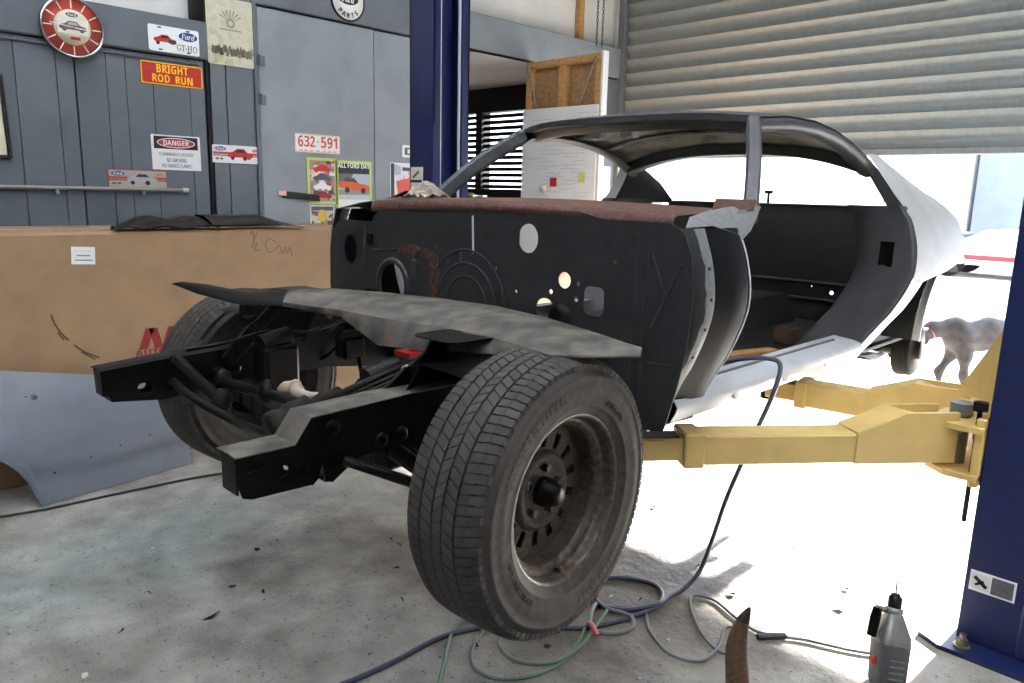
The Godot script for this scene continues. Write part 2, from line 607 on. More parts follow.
func build_room() -> void:
	var n1 := FastNoiseLite.new()
	n1.seed = 101
	n1.frequency = 0.5
	n1.fractal_octaves = 5
	var n2 := FastNoiseLite.new()
	n2.seed = 102
	n2.frequency = 1.7
	n2.fractal_octaves = 5
	var n3 := FastNoiseLite.new()
	n3.seed = 103
	n3.frequency = 0.9
	n3.fractal_octaves = 4
	var s := st()
	s.set_smooth_group(-1)
	var x0 := -3.5
	var z0 := -9.2
	var step := 0.06
	var nx := 168
	var nz := 229
	var cols := []
	for i in nx + 1:
		var line := []
		for j in nz + 1:
			line.append(floor_tone(x0 + i * step, z0 + j * step, n1, n2, n3))
		cols.append(line)
	for i in nx:
		for j in nz:
			var q := [[i, j], [i + 1, j], [i + 1, j + 1], [i, j], [i + 1, j + 1], [i, j + 1]]
			for k in q:
				s.set_color(cols[k[0]][k[1]])
				s.add_vertex(Vector3(x0 + k[0] * step, 0, z0 + k[1] * step))
	s.set_color(cols[0][0])
	bx(s, Vector3(x0, -0.2, z0), Vector3(x0 + nx * step, -0.001, z0 + nz * step))
	struct("floor", s, M.concrete)
	# ceiling with three long fibreglass rooflights, unseen, added to brighten the left
	s = st()
	var lights := [[-2.4, -1.3], [-0.3, 0.8], [1.8, 2.9]]
	var at := -3.65
	for l in lights:
		bx(s, Vector3(at, 4.6, -5.15), Vector3(l[0], 4.75, 4.7))
		bx(s, Vector3(l[0], 4.6, -5.15), Vector3(l[1], 4.75, -4.2))
		bx(s, Vector3(l[0], 4.6, 3.6), Vector3(l[1], 4.75, 4.7))
		at = l[1]
	bx(s, Vector3(at, 4.6, -5.15), Vector3(6.7, 4.75, 4.7))
	struct("ceiling", s, M.ceiling_white)
	for k in 3:
		s = st()
		bx(s, Vector3(lights[k][0], 4.66, -4.2), Vector3(lights[k][1], 4.68, 3.6))
		struct("added_rooflight_%d" % (k + 1), s, M.added_rooflight_sheet)
	# walls out of view
	s = st()
	bx(s, Vector3(-3.65, 0, -5.15), Vector3(-3.5, 4.6, 4.7))
	struct("wall_back", s, M.wall_far)
	s = st()
	bx(s, Vector3(-3.5, 0, 4.54), Vector3(6.7, 4.6, 4.7))
	struct("wall_right", s, M.wall_far)
	# wall with the roller door
	s = st()
	bx(s, Vector3(DOOR_X, 0, 1.6), Vector3(6.7, 4.6, 4.54))
	bx(s, Vector3(DOOR_X + 0.05, 4.2, -5.15), Vector3(6.7, 4.6, 1.6))
	bx(s, Vector3(DOOR_X, 0, -5.15), Vector3(6.7, 4.6, -4.99))
	struct("wall_front", s, M.white_wall)
	build_partition()
	build_roller_door()

func build_partition() -> void:
	# low part on the left: framed boards under a deep rail
	var s := st()
	bx(s, Vector3(-3.5, 0, -5.06), Vector3(2.19, 2.46, -4.975))
	var w := struct("wall_left", s, M.gap_dark)
	var seams := [-3.5, -2.9, -2.3, -1.7, -1.2, -0.75, -0.3, 0.2, 0.62, 0.9, 1.121, 1.322, 1.42, 1.584, 1.69, 1.845, 2.068, 2.165]
	for i in seams.size() - 1:
		s = st()
		var wide: bool = absf(seams[i + 1] - 1.42) < 0.01
		bx(s, Vector3(seams[i] + 0.0015, 0.0, -5.0), Vector3(seams[i + 1] - (0.007 if wide else 0.0015), 2.223, WALL_Z), 0.002)
		struct("panel", s, M.wall_grey_dark if i % 3 == 0 else M.wall_grey, w)
	s = st()
	bx(s, Vector3(-3.5, 2.235, -5.0), Vector3(2.19, 2.46, WALL_Z + 0.025), 0.006)
	struct("rail", s, M.wall_grey, w)
	# pale conduit just under the rail
	s = st()
	tube(s, [Vector3(-2, 2.2, WALL_Z + 0.008), Vector3(2.13, 2.2, WALL_Z + 0.008)], 0.007, 8)
	struct("conduit", s, M.wall_grey_dark, w)
	# taller part with the wide door, up to the opening
	s = st()
	bx(s, Vector3(2.19, 0, -5.06), Vector3(3.95, 2.925, -4.975))
	bx(s, Vector3(3.95, 2.64, -5.06), Vector3(6.55, 2.925, -4.975))
	bx(s, Vector3(5.5, 0, -5.06), Vector3(6.55, 2.64, -4.975))
	var w2 := struct("wall_middle", s, M.gap_dark)
	for q in [[2.205, 2.305, M.wall_grey], [2.31, 2.5, M.wall_grey]]:
		s = st()
		bx(s, Vector3(q[0], 0, -5.0), Vector3(q[1], 2.925, WALL_Z), 0.003)
		struct("panel", s, q[2], w2)
	s = st()
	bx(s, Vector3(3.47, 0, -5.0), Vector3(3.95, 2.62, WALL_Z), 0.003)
	struct("panel", s, M.wall_pale_lit, w2)
	s = st()
	bx(s, Vector3(5.5, 0, -5.0), Vector3(6.545, 2.62, WALL_Z), 0.003)
	struct("panel", s, M.wall_grey, w2)
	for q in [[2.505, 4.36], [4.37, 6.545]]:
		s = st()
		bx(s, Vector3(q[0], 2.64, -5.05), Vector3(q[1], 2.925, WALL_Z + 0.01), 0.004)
		struct("header", s, M.wall_grey if q[0] < 4 else M.wall_pale_lit, w2)
	# reveal of the opening
	s = st()
	bx(s, Vector3(3.95, 0, -5.06), Vector3(3.97, 2.64, -4.95))
	bx(s, Vector3(5.48, 0, -5.06), Vector3(5.5, 2.64, -4.95))
	struct("jamb", s, M.wall_grey, w2)
	# post between the two parts and the dark stanchion above it
	s = st()
	bx(s, Vector3(2.169, 0, -5.02), Vector3(2.19, 2.46, WALL_Z + 0.008), 0.004)
	struct("trim_1", s, M.steel_dark)
	s = st()
	bx(s, Vector3(2.13, 2.462, -5.06), Vector3(2.2, 4.6, -4.985), 0.004)
	struct("trim_2", s, M.steel_dark)
	# the wide door leaf hung on the left
	var d := Node3D.new()
	d.name = "door_1"
	add_child(d)
	d.set_meta("kind", "structure")
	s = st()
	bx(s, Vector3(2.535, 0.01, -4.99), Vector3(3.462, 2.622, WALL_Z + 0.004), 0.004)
	struct("door_leaf", s, M.wall_pale_lit, d)
	s = st()
	bx(s, Vector3(2.503, 0.0, -4.99), Vector3(2.53, 2.64, WALL_Z + 0.014), 0.003)
	struct("door_frame", s, M.wall_grey_dark, d)
	for y in [2.28, 2.03, 0.4]:
		s = st()
		bx(s, Vector3(2.52, y - 0.03, WALL_Z + 0.004), Vector3(2.575, y + 0.03, WALL_Z + 0.026), 0.003)
		cyl(s, Vector3(2.538, y - 0.035, WALL_Z + 0.026), Vector3(2.538, y + 0.035, WALL_Z + 0.026), 0.009, 10)
		struct("hinge", s, M.wall_grey_dark, d)
	# pale upper wall of the shed
	s = st()
	bx(s, Vector3(-3.5, 0, -5.15), Vector3(3.9, 4.6, -5.065))
	bx(s, Vector3(3.9, 2.66, -5.15), Vector3(6.55, 4.6, -5.065))
	bx(s, Vector3(5.5, 0, -5.15), Vector3(6.55, 2.66, -5.065))
	struct("wall_upper", s, M.white_wall)
	# timber upright and cord on the pale wall
	s = st()
	bx(s, Vector3(5.9, 2.93, -5.064), Vector3(5.97, 4.6, -5.0), 0.004)
	struct("trim_3", s, M.timber)

func build_roller_door() -> void:
	var d := Node3D.new()
	d.name = "door_2"
	add_child(d)
	d.set_meta("kind", "structure")
	var pitch := 0.1335
	var prof := []
	var n := 9
	# each slat is hollow towards the room; its top lip turns in over the joint
	for k in n + 1:
		var t := float(k) / n
		var y := t * pitch
		var dx := 0.026 * sin(PI * pow(t, 1.15)) - 0.012 * t
		prof.append(Vector2(dx, y))
	var s := st()
	s.set_smooth_group(0)
	var za := -4.93
	var zb := 1.58
	for k in n:
		var a: Vector2 = prof[k]
		var b: Vector2 = prof[k + 1]
		quad(s, Vector3(a.x, a.y, za), Vector3(b.x, b.y, za), Vector3(b.x, b.y, zb), Vector3(a.x, a.y, zb))
		quad(s, Vector3(a.x + 0.004, a.y, za), Vector3(a.x + 0.004, a.y, zb), Vector3(b.x + 0.004, b.y, zb), Vector3(b.x + 0.004, b.y, za))
	s.set_smooth_group(-1)
	quad(s, Vector3(0.004, 0.0, za), Vector3(0.004, 0.0, zb), Vector3(-0.012, -0.001, zb), Vector3(-0.012, -0.001, za))
	var m := mesh_of(s)
	for i in 18:
		var o := struct("slat", m, M.galv, d)
		o.position = Vector3(DOOR_X, 1.885 + i * pitch, 0)
	s = st()
	bx(s, Vector3(DOOR_X - 0.03, 1.825, za), Vector3(DOOR_X + 0.02, 1.885, zb), 0.008)
	struct("bottom_rail", s, M.galv, d)
	for z in [[-4.985, -4.9], [1.54, 1.6]]:
		s = st()
		bx(s, Vector3(DOOR_X - 0.06, 0, z[0]), Vector3(DOOR_X + 0.04, 4.25, z[1]), 0.006)
		struct("guide", s, M.wall_grey_dark, d)

func build_outside() -> void:
	var s := st()
	bx(s, Vector3(6.59, -0.2, -40), Vector3(60, -0.005, 40))
	struct("ground_outside", s, M.apron)
	# white building wall opposite, with a grey block beside it
	var b := thing("white_building", "white rendered building in glaring daylight across the yard", "building", Vector3(24, 0, -14))
	s = st()
	bx(s, Vector3(22.0, 0, -30), Vector3(28, 5, -6.1), 0.02)
	part(b, "wall", s, M.building_white)
	s = st()
	tube(s, [Vector3(21.93, 0.1, -6.0), Vector3(21.93, 4.4, -6.0)], 0.05, 10)
	part(b, "downpipe", s, M.building)
	s = st()
	bx(s, Vector3(21.9, 4.9, -30.1), Vector3(28.1, 5.1, -6.08), 0.02)
	part(b, "gutter", s, M.building)
	b = thing("grey_building", "pale grey building with a door and a round wall lamp, across the yard", "building", Vector3(26, 0, 2))
	s = st()
	bx(s, Vector3(24.5, 0, -5.95), Vector3(30, 6, 14), 0.02)
	part(b, "wall", s, M.building)
	s = st()
	bx(s, Vector3(24.46, 0, -5.2), Vector3(24.5, 1.0, -4.1), 0.01)
	part(b, "door", s, M.building)
	s = st()
	bx(s, Vector3(24.46, 0, -3.6), Vector3(24.5, 2.4, -2.6), 0.01)
	part(b, "door", s, M.building)
	s = st()
	lathe(s, Vector3(24.5, 1.6, -4.0), Vector3(-1, 0, 0), [Vector2(0.22, 0), Vector2(0.22, 0.06), Vector2(0.15, 0.13), Vector2(0, 0.16)], 20)
	part(b, "wall_lamp", s, M.building_white)
	# grey bin by the corner
	b = thing("wheelie_bin", "small dark grey bin against the corner of the white building", "bin", Vector3(21.4, 0, -5.5))
	s = st()
	bx(s, Vector3(21.2, 0.08, -5.75), Vector3(21.7, 0.72, -5.2), 0.03)
	part(b, "body", s, M.wall_grey_dark)
	s = st()
	bx(s, Vector3(21.15, 0.72, -5.78), Vector3(21.75, 0.8, -5.17), 0.03)
	part(b, "lid", s, M.wall_grey)
	for z in [-5.7, -5.25]:
		s = st()
		cyl(s, Vector3(21.6, 0.1, z - 0.03), Vector3(21.6, 0.1, z + 0.03), 0.1, 14)
		part(b, "wheel", s, M.black_satin)
	# white board with a purple and red device, standing in the yard
	b = thing("sign_board", "white board with faint purple and red emblem out in the yard", "sign", Vector3(15.5, 0, -5.0))
	s = st()
	bx(s, Vector3(15.5, 0.35, -5.75), Vector3(15.54, 2.2, -4.0), 0.008)
	part(b, "board", s, M.building_white)
	for z in [-5.5, -4.2]:
		s = st()
		bx(s, Vector3(15.54, 0, z - 0.04), Vector3(15.62, 2.1, z + 0.04), 0.006)
		part(b, "post", s, M.building)
	var dev := [[Vector2(-0.36, 0.3), Vector2(0.1, 0.3), Vector2(0.1, 0.27), Vector2(-0.04, 0.26), Vector2(-0.07, 0.1), Vector2(0.02, -0.06), Vector2(-0.1, -0.09), Vector2(-0.2, 0.03), Vector2(-0.13, 0.12), Vector2(-0.16, 0.26), Vector2(-0.34, 0.27)],
		[Vector2(0.12, 0.23), Vector2(0.24, 0.27), Vector2(0.42, 0.21), Vector2(0.3, 0.19)],
		[Vector2(0.4, 0.3), Vector2(0.58, 0.3), Vector2(0.58, 0.05), Vector2(0.5, -0.06), Vector2(0.42, -0.08), Vector2(0.54, 0.08), Vector2(0.55, 0.27), Vector2(0.4, 0.28)]]
	var keys := ["sign_purple", "steel_dark", "car_red"]
	mat("sign_purple", Color(0.45, 0.16, 0.4), 0.5)
	for k in 3:
		s = st()
		plate(s, PackedVector2Array(dev[k]), [], Vector3(15.5, 1.2, -5.0), Vector3(0, 0, 1), Vector3.UP, -0.006)
		part(b, "emblem", s, M[keys[k]])
	# low parked cars, mostly lost in the glare
	for k in 2:
		var at := Vector3(18.2 if k == 0 else 20.4, 0, -3.55 if k == 0 else -2.0)
		b = thing("parked_car", ["white car with a red stripe along its flank, parked in the yard", "white car with a dark roof rack behind the red-striped car"][k], "car", at)
		var yk := -0.35 if k == 0 else -0.2
		var body := PackedVector2Array([Vector2(-1.6, 0.62 + yk), Vector2(-1.62, 0.95 + yk), Vector2(-1.3, 1.05 + yk), Vector2(-0.8, 1.1 + yk), Vector2(-0.4, 1.32 + yk), Vector2(0.7, 1.32 + yk), Vector2(1.1, 1.1 + yk), Vector2(1.6, 1.02 + yk), Vector2(1.65, 0.62 + yk)])
		s = st()
		plate(s, body, [], at + Vector3(-0.75, 0, 0), Vector3(0, 0, 1), Vector3.UP, -1.5)
		part(b, "body", s, M.car_white)
		s = st()
		bx(s, at + Vector3(-0.77, 0.72 + yk, -1.6), at + Vector3(-0.745, 0.82 + yk, 1.62), 0.004)
		part(b, "stripe", s, M.car_red if k == 0 else M.building)
		for z in [-1.0, 1.05]:
			for x in [-0.68, 0.68]:
				s = st()
				cyl(s, at + Vector3(x - 0.08, 0.3, z), at + Vector3(x + 0.08, 0.3, z), 0.3, 20)
				part(b, "wheel", s, M.black_satin)
		if k == 1:
			s = st()
			bx(s, at + Vector3(-0.5, 1.15, -0.6), at + Vector3(0.5, 1.2, 0.7), 0.01)
			part(b, "roof_rack", s, M.steel_dark)

# ------------------------------------------------------------------ things on the partition
# the survey of the partition was taken at 4.00 m; wp() brings it to the wall's own distance
func wp(x: float, y: float, out := 0.0) -> Vector3:
	return Vector3(x * 1.2375, 1.45 + (y - 1.45) * 1.2375, WALL_Z + out)

func flat(s: SurfaceTool, a: Vector3, b: Vector3, thick := 0.003, bev := 0.0) -> void:
	bx(s, Vector3(a.x, a.y, a.z), Vector3(b.x, b.y, a.z + thick), bev)

func rounded(s: SurfaceTool, c: Vector3, w: float, h: float, r: float, thick: float) -> void:
	plate(s, rrect2(Vector2.ZERO, w, h, r), [], c, Vector3.RIGHT, Vector3.UP, thick)

# a print painted pixel by pixel
func print_image(w: int, h: int, bg: Color, shapes: Array) -> ImageTexture:
	var im := Image.create(w, h, false, Image.FORMAT_RGB8)
	im.fill(bg)
	for sh in shapes:
		if sh[0] is Rect2i:
			im.fill_rect(sh[0], sh[1])
		else:
			var poly: PackedVector2Array = sh[0]
			var lo := Vector2(1e9, 1e9)
			var hi := Vector2(-1e9, -1e9)
			for p in poly:
				lo = lo.min(p)
				hi = hi.max(p)
			for y in range(maxi(0, int(lo.y)), mini(h, int(hi.y) + 1)):
				for x in range(maxi(0, int(lo.x)), mini(w, int(hi.x) + 1)):
					if Geometry2D.is_point_in_polygon(Vector2(x + 0.5, y + 0.5), poly):
						im.set_pixel(x, y, sh[1])
	return ImageTexture.create_from_image(im)

func picture(parent: Node3D, called: String, a: Vector3, b: Vector3, tex: Texture2D) -> MeshInstance3D:
	# a is lower left, b upper right, facing +z
	var s := st()
	s.set_smooth_group(-1)
	var q := [[a.x, a.y, 0, 1], [a.x, b.y, 0, 0], [b.x, b.y, 1, 0], [a.x, a.y, 0, 1], [b.x, b.y, 1, 0], [b.x, a.y, 1, 1]]
	for p in q:
		s.set_uv(Vector2(p[2], p[3]))
		s.add_vertex(Vector3(p[0], p[1], a.z))
	var m := StandardMaterial3D.new()
	m.albedo_texture = tex
	m.roughness = 0.6
	return part(parent, called, s, m)

func car_shape(x: float, y: float, k: float, flip := 1.0) -> PackedVector2Array:
	var p := PackedVector2Array()
	for v in [[-30, 4], [-29, -4], [-18, -7], [-8, -14], [8, -14], [16, -6], [28, -3], [30, 4], [24, 5], [22, 9], [16, 9], [14, 5], [-14, 5], [-16, 9], [-22, 9], [-24, 5]]:
		p.append(Vector2(x + v[0] * k * flip, y + v[1] * k))
	return p

func sub(v: Array) -> PackedVector2Array:
	var p := PackedVector2Array()
	for i in range(0, v.size(), 2):
		p.append(Vector2(v[i], v[i + 1]))
	return p

func oval_badge(parent: Node3D, c: Vector3, w: float, h: float) -> void:
	var s := st()
	plate(s, circle2(Vector2.ZERO, Vector2(w, h) * 0.5, 24), [], c, Vector3.RIGHT, Vector3.UP, 0.0015)
	var o := part(parent, "oval", s, M.sign_blue)
	var t := text(parent, "lettering", "Ford", c + Vector3(0, 0, 0.0025), Vector3.RIGHT, Vector3(0.25, 1, 0), h * 0.62, M.paper, w * 0.7, true, true)
	o.set_meta("label", "blue oval badge")
	t.set_meta("label", "white script lettering")

func build_wall_things() -> void:
	var s: SurfaceTool
	# clock
	var c := wp(1.139, 2.136)
	c.z += 0.026
	var t := thing("wall_clock", "round red and silver clock with a car on its dial", "clock", c)
	s = st()
	lathe(s, c, Vector3(0, 0, 1), [Vector2(0.0, 0.0), Vector2(0.155, 0.0), Vector2(0.163, 0.012), Vector2(0.163, 0.032), Vector2(0.156, 0.04), Vector2(0.149, 0.034), Vector2(0.149, 0.026)], 48)
	part(t, "case", s, M.chrome)
	s = st()
	lathe(s, c, Vector3(0, 0, 1), [Vector2(0.15, 0.02), Vector2(0.15, 0.026), Vector2(0.0, 0.026)], 48)
	part(t, "dial", s, M.clock_red)
	s = st()
	lathe(s, c, Vector3(0, 0, 1), [Vector2(0.094, 0.026), Vector2(0.094, 0.0285), Vector2(0.0, 0.0285)], 40)
	part(t, "inner_dial", s, M.cream)
	for k in 12:
		s = st()
		var a := TAU * k / 12.0
		var u := Vector3(sin(a), cos(a), 0)
		bar(s, c + u * 0.1 + Vector3(0, 0, 0.0275), c + u * 0.146 + Vector3(0, 0, 0.0275), 0.006, 0.002, 0.0, Vector3(0, 0, 1))
		part(t, "tick", s, M.cream)
	picture(t, "car_print", c + Vector3(-0.075, -0.035, 0.0292), c + Vector3(0.08, 0.045, 0.0292), print_image(96, 48, Color(0.83, 0.82, 0.76), [[car_shape(48, 28, 1.45), Color(0.32, 0.33, 0.34)], [sub([30, 20, 36, 11, 58, 11, 68, 20]), Color(0.62, 0.63, 0.63)], [Rect2i(18, 29, 60, 3), Color(0.7, 0.3, 0.26)]]))
	oval_badge(t, c + Vector3(0.0, 0.066, 0.029), 0.062, 0.024)
	s = st()
	box(s, c + Vector3(0.01, -0.058, 0.0295), Vector3(0.05, 0.016, 0.002))
	part(t, "red_mark", s, M.sign_red)
	for h in [[0.115, 95.0, 0.004], [0.075, 275.0, 0.005]]:
		s = st()
		var a := deg_to_rad(h[1] + 180.0)
		bar(s, c + Vector3(0, 0, 0.034), c + Vector3(sin(a), cos(a) + 0.02, 0) * h[0] + Vector3(0, 0, 0.034), h[2], 0.002, 0.0, Vector3(0, 0, 1))
		part(t, "hand", s, M.paper)
	s = st()
	lathe(s, c, Vector3(0, 0, 1), [Vector2(0.008, 0.028), Vector2(0.008, 0.036), Vector2(0, 0.037)], 14)
	part(t, "hub", s, M.chrome)
	# white plate with red car and blue oval
	c = wp(1.597, 2.152, 0.03)
	t = thing("number_plate", "white plate with red car and blue oval, reading GT-HO", "plate", c)
	s = st()
	rounded(s, c, 0.305, 0.15, 0.012, 0.003)
	part(t, "plate", s, M.paper)
	picture(t, "car_print", c + Vector3(-0.13, -0.045, 0.0042), c + Vector3(0.02, 0.035, 0.0042), print_image(96, 52, Color(0.85, 0.86, 0.87), [[car_shape(48, 28, 1.45), Color(0.68, 0.12, 0.12)], [sub([32, 20, 38, 11, 58, 11, 66, 20]), Color(0.13, 0.13, 0.14)], [circle2(Vector2(20, 40), 7, 12), Color(0.1, 0.1, 0.1)], [sub([58, 24, 90, 24, 90, 38, 62, 38]), Color(0.16, 0.15, 0.16)]]))
	oval_badge(t, c + Vector3(0.085, 0.03, 0.004), 0.115, 0.052)
	text(t, "lettering", "GT-HO", c + Vector3(0.075, -0.038, 0.005), Vector3.RIGHT, Vector3.UP, 0.036, M.ink, 0.125, true)
	for k in [-1, 1]:
		for j in [-1, 1]:
			s = st()
			box(s, c + Vector3(0.085 * k, 0.063 * j, 0.0035), Vector3(0.022, 0.008, 0.002))
			part(t, "slot", s, M.ink)
	# red and yellow plate
	c = wp(1.587, 1.99, 0.002)
	t = thing("number_plate", "red plate with yellow border reading BRIGHT ROD RUN", "plate", c)
	s = st()
	rounded(s, c, 0.372, 0.13, 0.012, 0.003)
	part(t, "plate", s, M.sign_yellow)
	s = st()
	rounded(s, c + Vector3(0, 0, 0.003), 0.36, 0.118, 0.01, 0.0012)
	part(t, "red_field", s, M.sign_red)
	text(t, "lettering", "BRIGHT", c + Vector3(0.0, 0.029, 0.0052), Vector3.RIGHT, Vector3.UP, 0.048, M.sign_yellow, 0.19, false, true)
	text(t, "lettering", "ROD  RUN", c + Vector3(0.0, -0.028, 0.0052), Vector3.RIGHT, Vector3.UP, 0.045, M.sign_yellow, 0.245, false, true)
	for q in [[-0.14, 0.035, 0.05], [-0.14, 0.02, 0.04], [0.14, 0.025, 0.045]]:
		s = st()
		box(s, c + Vector3(q[0], q[1], 0.0048), Vector3(q[2], 0.006, 0.001))
		part(t, "small_print", s, M.clock_red)
	# danger sign
	c = wp(1.585, 1.61, 0.002)
	t = thing("warning_sign", "white DANGER sign with black band and red oval", "sign", c)
	s = st()
	rounded(s, c, 0.303, 0.212, 0.004, 0.003)
	part(t, "board", s, M.paper)
	s = st()
	box(s, c + Vector3(0, 0.06, 0.0032), Vector3(0.272, 0.076, 0.001))
	part(t, "black_band", s, M.ink)
	s = st()
	plate(s, circle2(Vector2.ZERO, Vector2(0.118, 0.031), 28), [], c + Vector3(0, 0.06, 0.004), Vector3.RIGHT, Vector3.UP, 0.001)
	part(t, "white_oval", s, M.paper)
	s = st()
	plate(s, circle2(Vector2.ZERO, Vector2(0.112, 0.026), 28), [], c + Vector3(0, 0.06, 0.005), Vector3.RIGHT, Vector3.UP, 0.001)
	part(t, "red_oval", s, M.sign_red)
	text(t, "lettering", "DANGER", c + Vector3(0, 0.06, 0.007), Vector3.RIGHT, Vector3.UP, 0.03, M.paper, 0.16, false, true)
	text(t, "lettering", "FLAMMABLE LIQUIDS", c + Vector3(0, -0.012, 0.004), Vector3.RIGHT, Vector3.UP, 0.024, M.ink, 0.21)
	text(t, "lettering", "NO SMOKING", c + Vector3(0, -0.046, 0.004), Vector3.RIGHT, Vector3.UP, 0.024, M.ink, 0.125)
	text(t, "lettering", "NO NAKED FLAMES", c + Vector3(0, -0.08, 0.004), Vector3.RIGHT, Vector3.UP, 0.024, M.ink, 0.185)
	# two long tin signs with cars
	for k in 2:
		var a := wp(1.252, 1.431, 0.003) if k == 0 else wp(1.771, 1.573, 0.003)
		var b := wp(1.528, 1.518, 0.003) if k == 0 else wp(2.043, 1.666, 0.003)
		c = (a + b) * 0.5
		t = thing("tin_sign", ["grey tin sign with a silver car, standing on the wall rail", "white tin sign with a red car and red stripe"][k], "sign", c)
		s = st()
		rounded(s, c, b.x - a.x, b.y - a.y, 0.004, 0.002)
		part(t, "plate", s, M.sign_red if k == 0 else M.paper)
		var bgc := Color(0.62, 0.6, 0.56) if k == 0 else Color(0.82, 0.82, 0.82)
		var body := Color(0.62, 0.62, 0.64) if k == 0 else Color(0.7, 0.1, 0.1)
		picture(t, "print", a + Vector3(0.004, 0.004, 0.0025), b + Vector3(-0.004, -0.004, 0.0025), print_image(160, 52, bgc, [[Rect2i(0, 20, 160, 7), Color(0.72, 0.2, 0.14)], [Rect2i(0, 29, 160, 3), Color(0.25, 0.2, 0.2)], [Rect2i(132, 8, 20, 8), Color(0.75, 0.45, 0.3)], [car_shape(92, 28, 1.45), body], [sub([74, 20, 80, 11, 102, 11, 112, 20]), Color(0.12, 0.12, 0.14)], [circle2(Vector2(106, 38), 7, 12), Color(0.1, 0.1, 0.1)], [circle2(Vector2(64, 38), 6, 12), Color(0.1, 0.1, 0.1)], [Rect2i(8, 38, 10, 6), Color(0.3, 0.3, 0.3)], [Rect2i(22, 38, 10, 6), Color(0.3, 0.3, 0.3)]]))
		oval_badge(t, Vector3(a.x + 0.055, b.y - 0.024, a.z + 0.003), 0.075, 0.026)
	# rail on which the tin sign stands
	t = thing("wall_rail", "thin painted rail fixed along the grey boards", "rail", wp(0.0, 1.42))
	s = st()
	tube(s, [wp(-1.6, 1.417, 0.02), wp(1.625, 1.424, 0.02)], 0.0115, 10)
	part(t, "pipe", s, M.rail_beige)
	s = st()
	tube(s, [wp(1.6, 1.424, 0.02), wp(1.628, 1.424, 0.02)], 0.0145, 10)
	part(t, "cap", s, M.pale_edge)
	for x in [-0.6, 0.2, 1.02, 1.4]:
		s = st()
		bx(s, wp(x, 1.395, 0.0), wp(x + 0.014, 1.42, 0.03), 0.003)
		part(t, "bracket", s, M.wall_pale_lit)
	# beige embossed tin poster
	var a := wp(1.772, 2.073, 0.004)
	var b := wp(2.03, 2.405, 0.004)
	c = (a + b) * 0.5
	t = thing("tin_poster", "aged cream tin poster with a faint rising-sun badge and soldiers", "poster", c)
	s = st()
	rounded(s, c, b.x - a.x, b.y - a.y, 0.012, 0.003)
	part(t, "plate", s, M.cream)
	var shapes := []
	var r := RandomNumberGenerator.new()
	r.seed = 4
	for i in 110:
		var p := Vector2(r.randf() * 96, r.randf() * 124)
		shapes.append([circle2(p, 4 + r.randf() * 10, 8), Color(0.74, 0.735, 0.66).lerp(Color(0.62, 0.61, 0.5), r.randf() * (0.3 + 0.7 * p.y / 124.0))])
	for i in 7:
		var an := -PI / 2 + (i - 3) * 0.33
		shapes.append([sub([48, 44, 48 + cos(an - 0.06) * 26, 44 + sin(an - 0.06) * 24, 48 + cos(an + 0.06) * 26, 44 + sin(an + 0.06) * 24]), Color(0.5, 0.49, 0.42)])
	shapes.append([circle2(Vector2(48, 45), 9, 14), Color(0.52, 0.51, 0.44)])
	shapes.append([circle2(Vector2(48, 45), 5, 12), Color(0.7, 0.69, 0.6)])
	shapes.append([Rect2i(26, 56, 44, 3), Color(0.53, 0.52, 0.45)])
	for i in 26:
		var x := 8 + i * 3.2
		var y := 88 + r.randf() * 8
		shapes.append([sub([x, y, x + 2, y - 3, x + 4, y, x + 5, y + 12, x - 1, y + 12]), Color(0.2, 0.19, 0.16).lerp(Color(0.45, 0.43, 0.34), r.randf())])
	picture(t, "print", a + Vector3(0.003, 0.003, 0.0035), b + Vector3(-0.003, -0.003, 0.0035), print_image(96, 124, Color(0.72, 0.71, 0.63), shapes))
	# white plate with red numbers
	c = wp(2.4, 1.706, 0.006)
	t = thing("number_plate", "white plate with red numbers 632 591 on the wide grey door", "plate", c)
	s = st()
	rounded(s, c, 0.368, 0.128, 0.008, 0.003)
	part(t, "plate", s, M.paper)
	s = st()
	mat("plate_edge", Color(0.85, 0.62, 0.55), 0.5)
	plate(s, rrect2(Vector2.ZERO, 0.362, 0.122, 0.008), [rrect2(Vector2.ZERO, 0.352, 0.112, 0.006)], c + Vector3(0, 0, 0.003), Vector3.RIGHT, Vector3.UP, 0.001)
	part(t, "border", s, M.plate_edge)
	mat("number_red", Color(0.75, 0.3, 0.2), 0.5)
	text(t, "lettering", "632", c + Vector3(-0.092, 0.012, 0.0045), Vector3.RIGHT, Vector3.UP, 0.078, M.number_red, 0.135, false, true)
	text(t, "lettering", "591", c + Vector3(0.092, 0.012, 0.0045), Vector3.RIGHT, Vector3.UP, 0.078, M.number_red, 0.135, false, true)
	s = st()
	lathe(s, c + Vector3(0, 0.014, 0.003), Vector3(0, 0, 1), [Vector2(0.006, 0), Vector2(0.006, 0.0015), Vector2(0, 0.002)], 10)
	part(t, "dot", s, M.number_red)
	for x in [-0.14, -0.1, -0.055, 0.0, 0.05, 0.095, 0.14]:
		s = st()
		box(s, c + Vector3(x, -0.05, 0.0036), Vector3(0.026, 0.01, 0.001))
		part(t, "small_print", s, M.plate_edge)
	# round sign over the door
	c = wp(2.616, 2.527, 0.012)
	t = thing("round_sign", "round white enamel sign with black rim, PARTS along its foot", "sign", c)
	s = st()
	lathe(s, c, Vector3(0, 0, 1), [Vector2(0.0, 0.0), Vector2(0.142, 0.0), Vector2(0.142, 0.006), Vector2(0.128, 0.006)], 48)
	part(t, "rim", s, M.ink)
	s = st()
	lathe(s, c, Vector3(0, 0, 1), [Vector2(0.129, 0.003), Vector2(0.129, 0.0075), Vector2(0.0, 0.0075)], 48)
	part(t, "face", s, M.paper)
	s = st()
